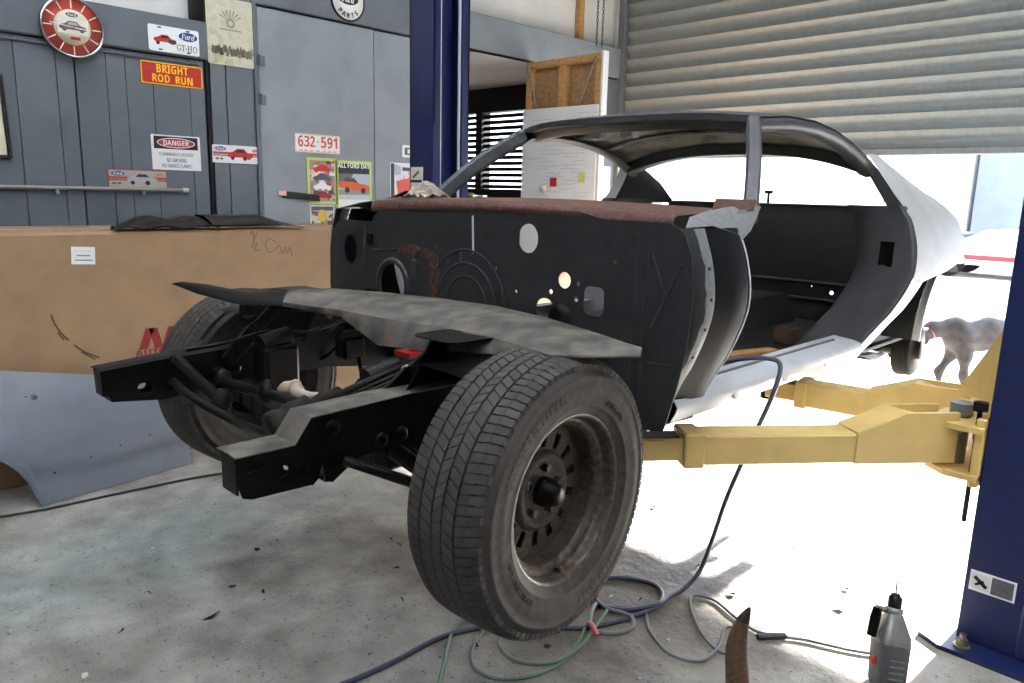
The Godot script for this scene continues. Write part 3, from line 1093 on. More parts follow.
	plate(s, circle2(Vector2.ZERO, Vector2(0.085, 0.04), 28), [], c + Vector3(0, 0.012, 0.0075), Vector3.RIGHT, Vector3.UP, 0.002)
	part(t, "black_oval", s, M.ink)
	text(t, "lettering", "Ford", c + Vector3(0, 0.012, 0.0105), Vector3.RIGHT, Vector3(0.2, 1, 0), 0.05, M.paper, 0.1, true, true)
	var word := "PARTS"
	for i in 5:
		var an := deg_to_rad(-90 + (i - 2) * 21.0)
		var up := Vector3(-cos(an), -sin(an), 0)
		text(t, "lettering", word[i], c + Vector3(cos(an) * 0.1, sin(an) * 0.1, 0.009), up.cross(Vector3(0, 0, 1)), up, 0.034, M.ink, 0.0, false, true)
	# posters taped up with green tape
	shapes = []
	for i in 60:
		shapes.append([Rect2i(int(r.randf() * 60), int(r.randf() * 84), 6 + int(r.randf() * 16), 4 + int(r.randf() * 10)), [Color(0.66, 0.16, 0.17), Color(0.8, 0.8, 0.8), Color(0.25, 0.22, 0.24), Color(0.5, 0.45, 0.42), Color(0.45, 0.5, 0.58), Color(0.78, 0.62, 0.58)][i % 6]])
	for i in 4:
		shapes.append([car_shape(32, 20 + i * 19, 0.75), [Color(0.75, 0.13, 0.13), Color(0.3, 0.3, 0.35), Color(0.85, 0.85, 0.85), Color(0.55, 0.1, 0.1)][i]])
	poster("poster", "small poster of red cars framed in green tape", 2.333, 1.368, 2.518, 1.62, print_image(64, 90, Color(0.6, 0.5, 0.48), shapes), true)
	shapes = [[Rect2i(0, 0, 84, 22), Color(0.12, 0.12, 0.13)], [Rect2i(0, 22, 84, 40), Color(0.62, 0.68, 0.72)], [Rect2i(0, 56, 84, 10), Color(0.52, 0.52, 0.5)], [sub([0, 22, 40, 22, 30, 40, 0, 44]), Color(0.35, 0.38, 0.38)], [sub([2, 40, 20, 34, 44, 36, 56, 42, 82, 46, 83, 56, 60, 58, 20, 54, 2, 50]), Color(0.8, 0.33, 0.17)], [sub([12, 38, 22, 30, 42, 31, 52, 40]), Color(0.3, 0.25, 0.24)], [circle2(Vector2(24, 56), 6, 12), Color(0.12, 0.12, 0.12)], [circle2(Vector2(66, 57), 6, 12), Color(0.12, 0.12, 0.12)], [Rect2i(0, 66, 84, 10), Color(0.7, 0.72, 0.74)], [Rect2i(0, 78, 84, 38), Color(0.84, 0.85, 0.82)], [Rect2i(6, 92, 8, 4), Color(0.25, 0.25, 0.25)], [Rect2i(22, 90, 50, 3), Color(0.6, 0.6, 0.6)], [Rect2i(22, 98, 44, 3), Color(0.6, 0.6, 0.6)], [Rect2i(26, 106, 54, 4), Color(0.2, 0.2, 0.2)]]
	t = poster("poster", "large poster with an orange car", 2.525, 1.27, 2.765, 1.612, print_image(84, 116, Color(0.84, 0.85, 0.82), shapes), true)
	t.set_meta("label", "large poster with an orange car under a black heading, taped in green")
	text(t, "lettering", "ALL FORD DAY", wp(2.645, 1.592, 0.0085), Vector3.RIGHT, Vector3.UP, 0.036, M.paper, 0.28, false, true)
	shapes = []
	for i in 50:
		shapes.append([Rect2i(int(r.randf() * 60), int(10 + r.randf() * 40), 5 + int(r.randf() * 14), 4 + int(r.randf() * 8)), [Color(0.6, 0.58, 0.5), Color(0.35, 0.33, 0.3), Color(0.75, 0.72, 0.62), Color(0.55, 0.35, 0.3)][i % 4]])
	shapes.append([Rect2i(0, 0, 64, 9), Color(0.3, 0.33, 0.38)])
	shapes.append([circle2(Vector2(32, 20), 13, 16), Color(0.83, 0.66, 0.25)])
	poster("poster", "lowest poster with a yellow disc, just above the cardboard box", 2.34, 1.18, 2.5, 1.352, print_image(64, 60, Color(0.72, 0.72, 0.68), shapes), false)
	shapes = []
	for i in 26:
		shapes.append([Rect2i(int(r.randf() * 50), int(r.randf() * 90), 8 + int(r.randf() * 14), 8 + int(r.randf() * 12)), [Color(0.78, 0.8, 0.84), Color(0.62, 0.66, 0.72), Color(0.85, 0.55, 0.5), Color(0.8, 0.82, 0.85)][i % 4]])
	shapes.append([sub([14, 30, 60, 22, 64, 58, 20, 62]), Color(0.8, 0.33, 0.28)])
	shapes.append([Rect2i(0, 0, 9, 100), Color(0.2, 0.19, 0.2)])
	shapes.append([Rect2i(30, 6, 34, 6), Color(0.25, 0.27, 0.32)])
	poster("poster", "curling pale poster with a red car beside the blue post", 2.915, 1.25, 3.12, 1.625, print_image(64, 100, Color(0.8, 0.83, 0.86), shapes), false)
	# switch
	c = wp(3.06, 1.7, 0.002)
	t = thing("light_switch", "white framed light switch beside the blue post", "switch", c)
	s = st()
	plate(s, rrect2(Vector2.ZERO, 0.13, 0.095, 0.006), [rrect2(Vector2.ZERO, 0.085, 0.055, 0.004)], c, Vector3.RIGHT, Vector3.UP, 0.012)
	part(t, "frame", s, M.paper)
	s = st()
	rounded(s, c, 0.09, 0.06, 0.004, 0.006)
	part(t, "plate", s, M.tool_grey)
	s = st()
	rounded(s, c + Vector3(0.005, 0, 0.006), 0.035, 0.03, 0.003, 0.006)
	part(t, "rocker", s, M.paper)
	# sliding latch of the wide door
	t = thing("door_latch", "dark sliding bolt with a sticker on the wide grey door", "latch", wp(2.22, 1.41, 0.004))
	s = st()
	bar(s, wp(2.14, 1.422, 0.012), wp(2.4, 1.4, 0.012), 0.03, 0.012, 0.003, Vector3(0, 0, 1))
	part(t, "bolt", s, M.steel_dark)
	s = st()
	bar(s, wp(2.16, 1.4, 0.02), wp(2.4, 1.383, 0.02), 0.016, 0.01, 0.003, Vector3(0, 0, 1))
	part(t, "bar", s, M.steel_dark)
	s = st()
	box(s, wp(2.16, 1.421, 0.02), Vector3(0.06, 0.034, 0.003))
	part(t, "sticker", s, M.plate_edge)
	# framed picture at the picture's left edge
	t = thing("picture_frame", "dark framed picture hanging at the far left of the boards", "picture", wp(0.6, 1.72))
	var q := [wp(0.42, 1.55, 0.012), wp(0.855, 1.552, 0.012), wp(0.846, 1.9, 0.012), wp(0.41, 1.9, 0.012)]
	for i in 4:
		s = st()
		bar(s, q[i], q[(i + 1) % 4], 0.022, 0.024, 0.004, Vector3(0, 0, 1))
		part(t, "frame", s, M.ink)
	s = st()
	bx(s, wp(0.42, 1.56, 0.004), wp(0.845, 1.89, 0.008))
	part(t, "print", s, M.cream)

func poster(called: String, label: String, x0: float, y0: float, x1: float, y1: float, tex: Texture2D, taped: bool) -> Node3D:
	var a := wp(x0, y0, 0.005)
	var b := wp(x1, y1, 0.005)
	var c := (a + b) * 0.5
	var t := thing(called, label, "poster", c)
	var s := st()
	box(s, c + Vector3(0, 0, 0.0006), Vector3(b.x - a.x, b.y - a.y, 0.0012))
	part(t, "paper", s, M.paper)
	picture(t, "print", a + Vector3(0.006, 0.006, 0.0015), b + Vector3(-0.006, -0.006, 0.0015), tex)
	if taped:
		var w := 0.02
		for e in [[a.x - 0.012, b.x + 0.012, b.y - w / 2, b.y + w / 2], [a.x - 0.012, b.x + 0.012, a.y - w / 2, a.y + w / 2], [a.x - w / 2, a.x + w / 2, a.y, b.y], [b.x - w / 2, b.x + w / 2, a.y, b.y]]:
			s = st()
			bx(s, Vector3(e[0], e[2], a.z + 0.0018), Vector3(e[1], e[3], a.z + 0.0026))
			part(t, "tape", s, M.green_tape)
	return t

# ------------------------------------------------------------------ opening, leaf and the room behind
func build_back_room() -> void:
	var s := st()
	# ceiling that falls away, side walls and back wall of the inner room
	bx(s, Vector3(3.0, 2.7, -9.2), Vector3(6.7, 2.8, -5.15))
	struct("ceiling_inner", s, M.ceiling_white)
	s = st()
	bx(s, Vector3(2.9, 0, -9.2), Vector3(3.0, 2.8, -5.15))
	bx(s, Vector3(2.9, 0, -9.3), Vector3(6.7, 2.8, -9.2))
	struct("wall_inner", s, M.wall_grey_dark)
	# slatted shutter on the street side, daylight between its slats
	s = st()
	bx(s, Vector3(6.55, 0, -9.2), Vector3(6.7, 1.5, -5.15))
	bx(s, Vector3(6.55, 2.42, -9.2), Vector3(6.7, 2.8, -5.15))
	bx(s, Vector3(6.55, 1.5, -7.18), Vector3(6.7, 2.42, -7.07))
	bx(s, Vector3(6.55, 1.5, -9.2), Vector3(6.7, 2.42, -8.6))
	bx(s, Vector3(6.55, 1.5, -5.6), Vector3(6.7, 2.42, -5.15))
	var w := struct("wall_shutter", s, M.gap_dark)
	for i in 13:
		for q in [[-8.6, -7.18], [-7.07, -5.6]]:
			s = st()
			bar(s, Vector3(6.6, 1.53 + i * 0.07, q[0]), Vector3(6.6, 1.53 + i * 0.07, q[1]), 0.012, 0.046, 0.0)
			struct("slat", s, M.steel_dark, w)
	# bench with odds and ends
	var t := thing("workbench", "dark workbench under the slatted shutter in the inner room", "bench", Vector3(6.2, 0, -6.8))
	s = st()
	bx(s, Vector3(5.9, 1.22, -8.2), Vector3(6.5, 1.27, -5.6), 0.006)
	part(t, "top", s, M.steel_dark)
	for z in [-8.1, -5.7]:
		for x in [5.95, 6.42]:
			s = st()
			bx(s, Vector3(x, 0, z), Vector3(x + 0.06, 1.22, z + 0.06), 0.004)
			part(t, "leg", s, M.steel_dark)
	var lab := ["red carton on the dark bench in the inner room", "brown carton on the dark bench in the inner room", "low green tin on the dark bench in the inner room", "black crate on the dark bench in the inner room", "dark red tin on the dark bench in the inner room"]
	for i in 5:
		var z := -7.35 + i * 0.24
		s = st()
		bx(s, Vector3(6.05, 1.27, z), Vector3(6.3, 1.36 + 0.03 * ((i * 7) % 4), z + 0.2), 0.008)
		solo(["carton", "carton", "tin", "crate", "tin"][i], s, [M.number_red, M.card_dark, M.cable_green, M.black_satin, M.red_print][i], lab[i], ["carton", "carton", "tin", "crate", "tin"][i])
	# the swung-out leaf: timber frame, plywood, whiteboard over its lower part
	t = thing("swung_door", "open timber-framed door leaf faced with a whiteboard", "door", Vector3(5.15, 0, -4.5))
	var x := 5.12
	s = st()
	bx(s, Vector3(x + 0.05, 0.02, -4.94), Vector3(x + 0.06, 2.61, -4.08), 0.001)
	part(t, "plywood", s, M.ply)
	for z in [[-4.95, -4.875], [-4.56, -4.46], [-4.155, -4.09]]:
		s = st()
		bx(s, Vector3(x + 0.004, 0.02, z[0]), Vector3(x + 0.05, 2.6, z[1]), 0.004)
		part(t, "stile", s, M.timber)
	for y in [[2.55, 2.61], [0.02, 0.1]]:
		s = st()
		bx(s, Vector3(x, y[0], -4.95), Vector3(x + 0.05, y[1], -4.09), 0.004)
		part(t, "rail", s, M.timber)
	s = st()
	bx(s, Vector3(x - 0.002, 0.01, -4.088), Vector3(x + 0.07, 2.625, -4.066), 0.003)
	part(t, "edge_strip", s, M.pale_edge)
	for q in [[-4.92, -4.8], [-4.14, -4.3]]:
		s = st()
		tube(s, [Vector3(x - 0.006, 2.59, q[0]), Vector3(x - 0.006, 2.21, q[1])], 0.008, 6)
		part(t, "stay_wire", s, M.galv)
	s = st()
	bx(s, Vector3(x - 0.016, 0.6, -4.96), Vector3(x + 0.003, 2.2, -4.092), 0.003)
	var wb := part(t, "whiteboard", s, M.board_white)
	var r := RandomNumberGenerator.new()
	r.seed = 12
	mat("pen_grey", Color(0.6, 0.62, 0.68), 0.6)
	for i in 46:
		var y := 2.14 - float(i / 2) * 0.033 - r.randf() * 0.01
		var z := -4.9 + r.randf() * 0.25 if i % 2 == 0 else -4.5 + r.randf() * 0.2
		var pts := []
		for k in 7 + r.randi() % 8:
			pts.append(Vector3(x - 0.0172, y + r.randf_range(-0.007, 0.007), z + k * 0.022))
		s = st()
		tube(s, pts, 0.0016, 4, false)
		part(wb, "pen_line", s, M.pen_grey)
	s = st()
	bx(s, Vector3(x - 0.019, 1.52, -4.6), Vector3(x - 0.0165, 1.6, -4.52))
	part(wb, "red_note", s, M.sign_red)
	s = st()
	bx(s, Vector3(x - 0.019, 1.56, -4.27), Vector3(x - 0.0165, 1.64, -4.2))
	part(wb, "green_note", s, M.green_tape)
	s = st()
	lathe(s, Vector3(x - 0.0165, 1.5, -4.68), Vector3(-1, 0, 0), [Vector2(0.04, 0), Vector2(0.04, 0.006), Vector2(0, 0.008)], 16)
	part(wb, "yellow_magnet", s, M.cream)
	# two chains of the hoist by the door
	for k in 2:
		var cx := 6.045 + k * 0.085
		t = thing("hoist_chain", ["steel chain hanging nearer the timber upright", "steel chain hanging nearer the roller door"][k], "chain", Vector3(cx, 2.88, -4.9), "hoist chains")
		var link := st()
		var loop := []
		for i in 13:
			var a := TAU * i / 12.0
			loop.append(Vector3(cos(a) * 0.0085, sin(a) * 0.019, 0))
		tube(link, loop, 0.0032, 5, false)
		var lm := mesh_of(link)
		for i in 55:
			var o := node_of("link", lm, M.steel_dark)
			o.position = Vector3(0, 0.02 + i * 0.031, 0)
			o.rotation.y = 0.4 + (PI / 2 if i % 2 else 0.0)
			t.add_child(o, true)
	# small white panel on the wall by the door guide, seen through the windscreen opening
	t = thing("wall_notice", "small white notice on the grey wall beside the roller door", "notice", Vector3(6.2, 1.6, WALL_Z))
	s = st()
	bx(s, Vector3(6.12, 1.4, WALL_Z), Vector3(6.42, 1.75, WALL_Z + 0.006), 0.002)
	part(t, "board", s, M.paper)
	for i in 5:
		s = st()
		bx(s, Vector3(6.16, 1.47 + i * 0.05, WALL_Z + 0.006), Vector3(6.28, 1.49 + i * 0.05, WALL_Z + 0.008))
		part(t, "print_line", s, M.tool_grey)

# ------------------------------------------------------------------ the lift
func build_lift() -> void:
	for k in 2:
		var near := k == 0
		var sg := 1.0 if near else -1.0
		var zi := -0.53 if near else -3.33
		var t := thing("lift_post", ["blue steel lift post at the right edge, on a bolted base plate", "blue steel lift post standing before the grey door"][k], "vehicle lift", Vector3(2.87, 0, zi + sg * 0.15))
		var s := st()
		var dp := 0.26 if near else 0.21
		# C-section open towards the car
		bx(s, Vector3(2.72, 0.012, zi), Vector3(2.736, 3.6, zi + sg * dp), 0.003)
		bx(s, Vector3(2.97, 0.012, zi), Vector3(2.986, 3.6, zi + sg * dp), 0.003)
		bx(s, Vector3(2.72, 0.012, zi + sg * (dp - 0.016)), Vector3(2.986, 3.6, zi + sg * dp), 0.003)
		bx(s, Vector3(2.72, 0.012, zi), Vector3(2.775, 3.6, zi + sg * 0.014), 0.003)
		bx(s, Vector3(2.931, 0.012, zi), Vector3(2.986, 3.6, zi + sg * 0.014), 0.003)
		part(t, "column", s, M.blue)
		s = st()
		bx(s, Vector3(2.79, 0.95, zi + sg * 0.08), Vector3(2.92, 3.5, zi + sg * 0.16), 0.004)
		part(t, "carriage_slide", s, M.blue)
		for x in [2.784, 2.924]:
			s = st()
			bx(s, Vector3(x - 0.006, 0.1, zi + sg * 0.012), Vector3(x + 0.006, 3.5, zi + sg * 0.028), 0.002)
			part(t, "guide_strip", s, M.pale_edge)
		s = st()
		plate(s, PackedVector2Array([Vector2(2.62, -0.03), Vector2(2.66, -0.1), Vector2(3.1, -0.1), Vector2(3.1, 0.45), Vector2(2.62, 0.45)]) if near else PackedVector2Array([Vector2(2.6, -0.1), Vector2(3.1, -0.1), Vector2(3.1, 0.45), Vector2(2.6, 0.45)]), [], Vector3(0, 0.016, zi), Vector3.RIGHT, Vector3(0, 0, sg), 0.016)
		part(t, "base_plate", s, M.blue)
		for q in [[2.67, 0.03], [2.67, 0.33], [3.05, -0.03], [3.05, 0.3]]:
			s = st()
			cyl(s, Vector3(q[0], 0.016, zi + sg * q[1]), Vector3(q[0], 0.021, zi + sg * q[1]), 0.026, 16)
			cyl(s, Vector3(q[0], 0.021, zi + sg * q[1]), Vector3(q[0], 0.042, zi + sg * q[1]), 0.018, 6)
			cyl(s, Vector3(q[0], 0.042, zi + sg * q[1]), Vector3(q[0], 0.06, zi + sg * q[1]), 0.01, 10)
			part(t, "anchor_bolt", s, M.zinc)
		if near:
			s = st()
			bx(s, Vector3(2.717, 0.2, -0.515), Vector3(2.7195, 0.27, -0.385))
			var o := part(t, "warning_sticker", s, M.paper)
			s = st()
			bx(s, Vector3(2.716, 0.206, -0.453), Vector3(2.7172, 0.264, -0.391))
			part(o, "print", s, M.tool_grey)
			s = st()
			bx(s, Vector3(2.716, 0.208, -0.51), Vector3(2.7172, 0.262, -0.457))
			part(o, "print", s, M.pale_edge)
			s = st()
			bar(s, Vector3(2.7155, 0.25, -0.502), Vector3(2.7155, 0.22, -0.465), 0.012, 0.001, 0.0, Vector3.RIGHT)
			bar(s, Vector3(2.7155, 0.222, -0.498), Vector3(2.7155, 0.24, -0.475), 0.008, 0.001, 0.0, Vector3.RIGHT)
			part(o, "figure_print", s, M.ink)
			s = st()
			bx(s, Vector3(2.705, 0.03, -0.36), Vector3(2.72, 0.21, -0.1), 0.006)
			part(t, "cover_plate", s, M.blue)
		else:
			s = st()
			bx(s, Vector3(2.7175, 1.34, -3.525), Vector3(2.7195, 1.585, -3.415))
			var o := part(t, "sticker_strip", s, M.paper)
			for i in 3:
				s = st()
				bx(s, Vector3(2.7165, 1.515 - i * 0.078, -3.525), Vector3(2.7178, 1.572 - i * 0.078, -3.425))
				part(o, "print", s, M.cream)
				s = st()
				bx(s, Vector3(2.7165, 1.498 - i * 0.078, -3.525), Vector3(2.7178, 1.513 - i * 0.078, -3.425))
				part(o, "print", s, M.ink)
				s = st()
				bar(s, Vector3(2.716, 1.525 - i * 0.078, -3.505), Vector3(2.716, 1.56 - i * 0.078, -3.45), 0.014, 0.001, 0.0, Vector3.RIGHT)
				part(o, "figure_print", s, M.tool_grey)
		# carriage with its arm brackets
		s = st()
		bx(s, Vector3(2.7, 0.55, zi - sg * 0.03), Vector3(3.28, 0.78, zi - sg * 0.002), 0.004)
		var c := part(t, "carriage", s, M.yellow, "yellow arm carriage")
		for y in [0.575, 0.735]:
			s = st()
			plate(s, PackedVector2Array([Vector2(2.68, 0.0), Vector2(3.3, 0.0), Vector2(3.3, 0.1), Vector2(3.22, 0.17), Vector2(3.08, 0.17), Vector2(3.0, 0.1), Vector2(2.95, 0.1), Vector2(2.88, 0.17), Vector2(2.74, 0.17), Vector2(2.68, 0.1)]), [], Vector3(0, y, zi - sg * 0.002), Vector3.RIGHT, Vector3(0, 0, -sg), 0.018)
			part(c, "bracket_plate", s, M.yellow)
		for g in [[3.0, 0.17], [3.24, 0.12]]:
			s = st()
			plate(s, PackedVector2Array([Vector2(0, 0.78), Vector2(g[1], 0.78), Vector2(0.02, 1.1), Vector2(0, 1.1)]), [], Vector3(g[0], 0, zi - sg * 0.002), Vector3(0, 0, -sg), Vector3.UP, 0.014)
			part(c, "gusset", s, M.yellow)
		for x in [2.81, 3.15]:
			s = st()
			cyl(s, Vector3(x, 0.555, zi - sg * 0.1), Vector3(x, 0.785, zi - sg * 0.1), 0.03, 16)
			cyl(s, Vector3(x, 0.76, zi - sg * 0.1), Vector3(x, 0.8, zi - sg * 0.1), 0.036, 18)
			part(c, "pivot_pin", s, M.galv)
		s = st()
		cyl(s, Vector3(2.73, 0.42, zi - sg * 0.03), Vector3(2.73, 0.8, zi - sg * 0.03), 0.008, 8)
		cyl(s, Vector3(2.73, 0.8, zi - sg * 0.03), Vector3(2.73, 0.83, zi - sg * 0.03), 0.022, 10)
		part(c, "lock_pin", s, M.steel_dark)
		# arms
		for j in 2:
			var root := Vector3(2.81 if j == 0 else 3.15, 0.66, zi - sg * 0.1)
			var tip := Vector3(1.9, 0.66, -1.36) if j == 0 else Vector3(3.03, 0.66, -1.42)
			if not near:
				tip.z = -3.86 - tip.z
			lift_arm(t, root, tip, ["yellow arm reaching forward under the sill", "yellow arm reaching straight under the sill"][j])

func lift_arm(post: Node3D, root: Vector3, tip: Vector3, label: String) -> void:
	var d := (tip - root).normalized()
	var L := (tip - root).length()
	var side := d.cross(Vector3.UP)
	var s := st()
	# outer box of the arm with its deep heel
	bar(s, root + d * 0.1, root + d * (L * 0.82), 0.11, 0.1, 0.006)
	var t := part(post, "lift_arm", s, M.yellow, label)
	s = st()
	plate(s, PackedVector2Array([Vector2(0.05, -0.05), Vector2(0.4, -0.05), Vector2(0.4, 0.05), Vector2(0.24, 0.12), Vector2(0.05, 0.12)]), [], root - side * 0.062, d, Vector3.UP, 0.016)
	plate(s, PackedVector2Array([Vector2(0.05, -0.05), Vector2(0.4, -0.05), Vector2(0.4, 0.05), Vector2(0.24, 0.12), Vector2(0.05, 0.12)]), [], root + side * 0.062 - side * 0.016 + side * 0.016, d, Vector3.UP, -0.016)
	part(t, "heel_cheek", s, M.yellow)
	s = st()
	var nrm := Vector3.UP
	bar(s, root + d * 0.03 + nrm * 0.055, root + d * 0.24 + nrm * 0.115, 0.118, 0.012, 0.003)
	bar(s, root + d * 0.235 + nrm * 0.113, root + d * 0.4 + nrm * 0.052, 0.118, 0.012, 0.003)
	part(t, "heel_cover", s, M.yellow)
	s = st()
	bar(s, root + d * (L * 0.78), root + d * (L * 0.84), 0.125, 0.115, 0.006)
	part(t, "collar", s, M.yellow)
	s = st()
	bar(s, root + d * (L * 0.7), tip, 0.085, 0.075, 0.006)
	part(t, "inner_arm", s, M.yellow)
	s = st()
	bar(s, root + d * (L * 0.845) + nrm * 0.0378, tip + nrm * 0.0378, 0.07, 0.004, 0.0)
	part(t, "worn_top", s, M.steel_dark)
	s = st()
	cyl(s, tip + Vector3(0, -0.05, 0), tip + Vector3(0, 0.105, 0), 0.03, 16)
	cyl(s, tip + Vector3(0, 0.105, 0), tip + Vector3(0, 0.128, 0), 0.06, 20)
	part(t, "pad", s, M.black_satin)

# ------------------------------------------------------------------ the long carton and the loose panels
func build_box_and_panel() -> void:
	var zf := -4.07
	var t := thing("cardboard_box", "long brown cardboard carton standing along the grey partition", "box", Vector3(1.05, 0, -4.4))
	var s := st()
	bx(s, Vector3(-0.65, 0.0, -4.72), Vector3(2.74, 1.213, zf), 0.012)
	part(t, "carton", s, M.card)
	s = st()
	bx(s, Vector3(-0.64, 1.212, -4.42), Vector3(2.73, 1.2145, -4.37))
	part(t, "packing_tape", s, M.plastic_wrap)
	s = st()
	box(s, Vector3(1.135, 1.1, zf + 0.001), Vector3(0.105, 0.085, 0.002), 0.0, Basis(Vector3(0, 0, 1), deg_to_rad(-3)))
	var lb := part(t, "paper_label", s, M.paper)
	for i in 3:
		s = st()
		box(s, Vector3(1.135, 1.122 - i * 0.022, zf + 0.0022), Vector3(0.08 - 0.02 * (i % 2), 0.005, 0.0008), 0.0, Basis(Vector3(0, 0, 1), deg_to_rad(-3)))
		part(lb, "print_line", s, M.pale_edge if i == 0 else M.tool_grey)
	# red printed letter and words, partly behind the far tyre
	var n := [[0.0, 0.0, 0.055, 0.0, 0.105, 0.16, 0.05, 0.16], [0.07, 0.16, 0.125, 0.16, 0.155, 0.0, 0.1, 0.0], [0.145, 0.0, 0.19, 0.0, 0.24, 0.16, 0.195, 0.16], [0.205, 0.16, 0.26, 0.16, 0.29, 0.0, 0.235, 0.0]]
	for q in n:
		s = st()
		plate(s, sub(q), [], Vector3(1.36, 0.6, zf), Vector3.RIGHT * 0.8, Vector3.UP * 0.68, 0.0012)
		part(t, "red_print", s, M.red_print)
	text(t, "red_lettering", "AUTO M", Vector3(1.455, 0.58, zf + 0.001), Vector3.RIGHT, Vector3.UP, 0.036, M.red_print, 0.23, false, true)
	# pencilled note and the dark scuff
	for q in [[[1.98, 1.17], [1.995, 1.2], [2.0, 1.14]], [[2.02, 1.19], [1.985, 1.1]], [[2.0, 1.12], [2.02, 1.125], [2.0, 1.085], [2.04, 1.09]], [[2.13, 1.13], [2.09, 1.15], [2.07, 1.11], [2.09, 1.07], [2.12, 1.08]], [[2.13, 1.08], [2.15, 1.11], [2.17, 1.07], [2.14, 1.06]], [[2.18, 1.06], [2.19, 1.1], [2.205, 1.06], [2.22, 1.1], [2.235, 1.04]]]:
		var pts := []
		for p in q:
			pts.append(Vector3(p[0] + 0.02, p[1] + 0.01, zf + 0.0005))
		s = st()
		tube(s, smooth_path(pts, 3), 0.0018, 4, false)
		part(t, "pencil_stroke", s, M.ink_soft)
	for q in [[[0.955, 0.825], [0.965, 0.78], [0.99, 0.73], [1.02, 0.69]], [[1.04, 0.665], [1.09, 0.62], [1.15, 0.585]], [[1.07, 0.625], [1.13, 0.58]], [[0.975, 0.735], [1.0, 0.695]]]:
		var pts := []
		for p in q:
			pts.append(Vector3(p[0] + 0.02, p[1], zf))
		s = st()
		tube(s, smooth_path(pts, 3), 0.004, 4, false)
		part(t, "scuff_mark", s, M.ink_soft)
	# crumpled glossy black strip lying on the carton
	t = thing("bumper_strip", "crumpled glossy black strip lying on top of the carton", "car part", Vector3(1.8, 1.213, -4.2))
	for k in 2:
		var rows := []
		for i in 25:
			var u := i / 24.0
			var x := lerpf(1.285, 1.82, u) if k == 0 else lerpf(1.72, 2.275, u)
			var row := []
			for j in 9:
				var v := j / 8.0
				var hump := 0.07 if k == 0 else 0.075
				var taper := (minf(1.0, u * 4.0 + 0.25) if k == 0 else minf(1.0, (1.0 - u) * 2.2 + 0.12))
				var y := 1.214 + sin(PI * clampf(v * 0.9 + 0.1, 0, 1)) * hump * taper + 0.007 * sin(u * 17.0 + v * 5.0) * (1 if k == 0 else 0)
				y += 0.006 if k == 1 else 0.0
				row.append(Vector3(x + (0.05 * v if k == 0 else 0.06 * (1.0 - v)), maxf(y, 1.2145), -4.055 - 0.26 * v))
			rows.append(row)
		s = st()
		sheet(s, rows, 0.003)
		part(t, "strip", s, M.black_gloss)
	# grey quarter panel leaning against the carton
	t = thing("quarter_panel", "grey primed quarter panel with wheel arch leaning on the carton", "car panel", Vector3(0.9, 0, -3.8))
	var rows := []
	for i in 61:
		var x := -0.65 + 2.155 * i / 60.0
		var top := lerp_table([[-0.65, 0.66], [0.7, 0.605], [1.05, 0.535], [1.4, 0.46], [1.51, 0.43]], x)
		var bot := 0.004
		var dx := x - 0.46
		if absf(dx) < 0.315:
			bot = maxf(bot, sqrt(0.315 * 0.315 - dx * dx) * 0.97)
		var row := []
		for j in 15:
			var v := j / 14.0
			var y := lerpf(bot, top, v)
			var lean := 0.42 * y
			var swage := lerp_table([[0.0, 0.0], [0.1, 0.005], [0.125, 0.014], [0.15, 0.034], [0.3, 0.05], [0.4, 0.046], [0.45, 0.05], [0.6, 0.0], [0.7, -0.03]], y)
			row.append(Vector3(x, y, -3.735 - lean + swage - maxf(0.0, x - 0.77) * 0.14))
		rows.append(row)
	s = st()
	sheet(s, rows, -0.0025)
	part(t, "skin", s, M.primer_panel)
	for p in [[0.86, 0.135], [1.02, 0.165], [1.16, 0.185], [1.31, 0.2], [0.8, 0.48]]:
		s = st()
		var z: float = -3.735 - 0.42 * p[1] + lerp_table([[0.1, 0.005], [0.125, 0.014], [0.15, 0.034], [0.3, 0.05], [0.4, 0.046], [0.45, 0.05], [0.6, 0.0]], p[1]) - maxf(0.0, p[0] - 0.77) * 0.14
		cyl(s, Vector3(p[0], p[1], z - 0.004), Vector3(p[0], p[1], z + 0.003), 0.005, 10)
		part(t, "trim_hole", s, M.ink)
	s = st()
	cyl(s, Vector3(0.83, 0.48, -3.9), Vector3(0.83, 0.48, -3.873), 0.012, 10)
	part(t, "stud", s, M.chrome)
	# carton standing beyond the car
	t = thing("cardboard_box", "tan carton behind the car, glimpsed through the bulkhead holes", "box", Vector3(4.0, 0, -3.9))
	s = st()
	bx(s, Vector3(3.35, 0, -4.2), Vector3(4.75, 0.95, -3.72), 0.01)
	part(t, "carton", s, M.card)
	s = st()
	bx(s, Vector3(3.36, 0.949, -3.99), Vector3(4.74, 0.952, -3.93))
	part(t, "packing_tape", s, M.plastic_wrap)

# ------------------------------------------------------------------ the coupe shell
const HW := [[0.78, 0.745], [0.85, 0.77], [0.92, 0.80], [1.0, 0.845], [1.1, 0.885], [1.18, 0.9], [1.28, 0.885], [1.38, 0.845], [1.44, 0.8]]
var car: Node3D

func hw(y: float) -> float:
	var i := 0
	while i < HW.size() - 2 and y > HW[i + 1][0]:
		i += 1
	var t := clampf((y - HW[i][0]) / (HW[i + 1][0] - HW[i][0]), 0.0, 1.0)
	return cubic_interpolate(HW[i][1], HW[i + 1][1], HW[maxi(i - 1, 0)][1], HW[mini(i + 2, HW.size() - 1)][1], t)

func fw(z: float, y: float) -> Vector2:
	return Vector2(z, y)

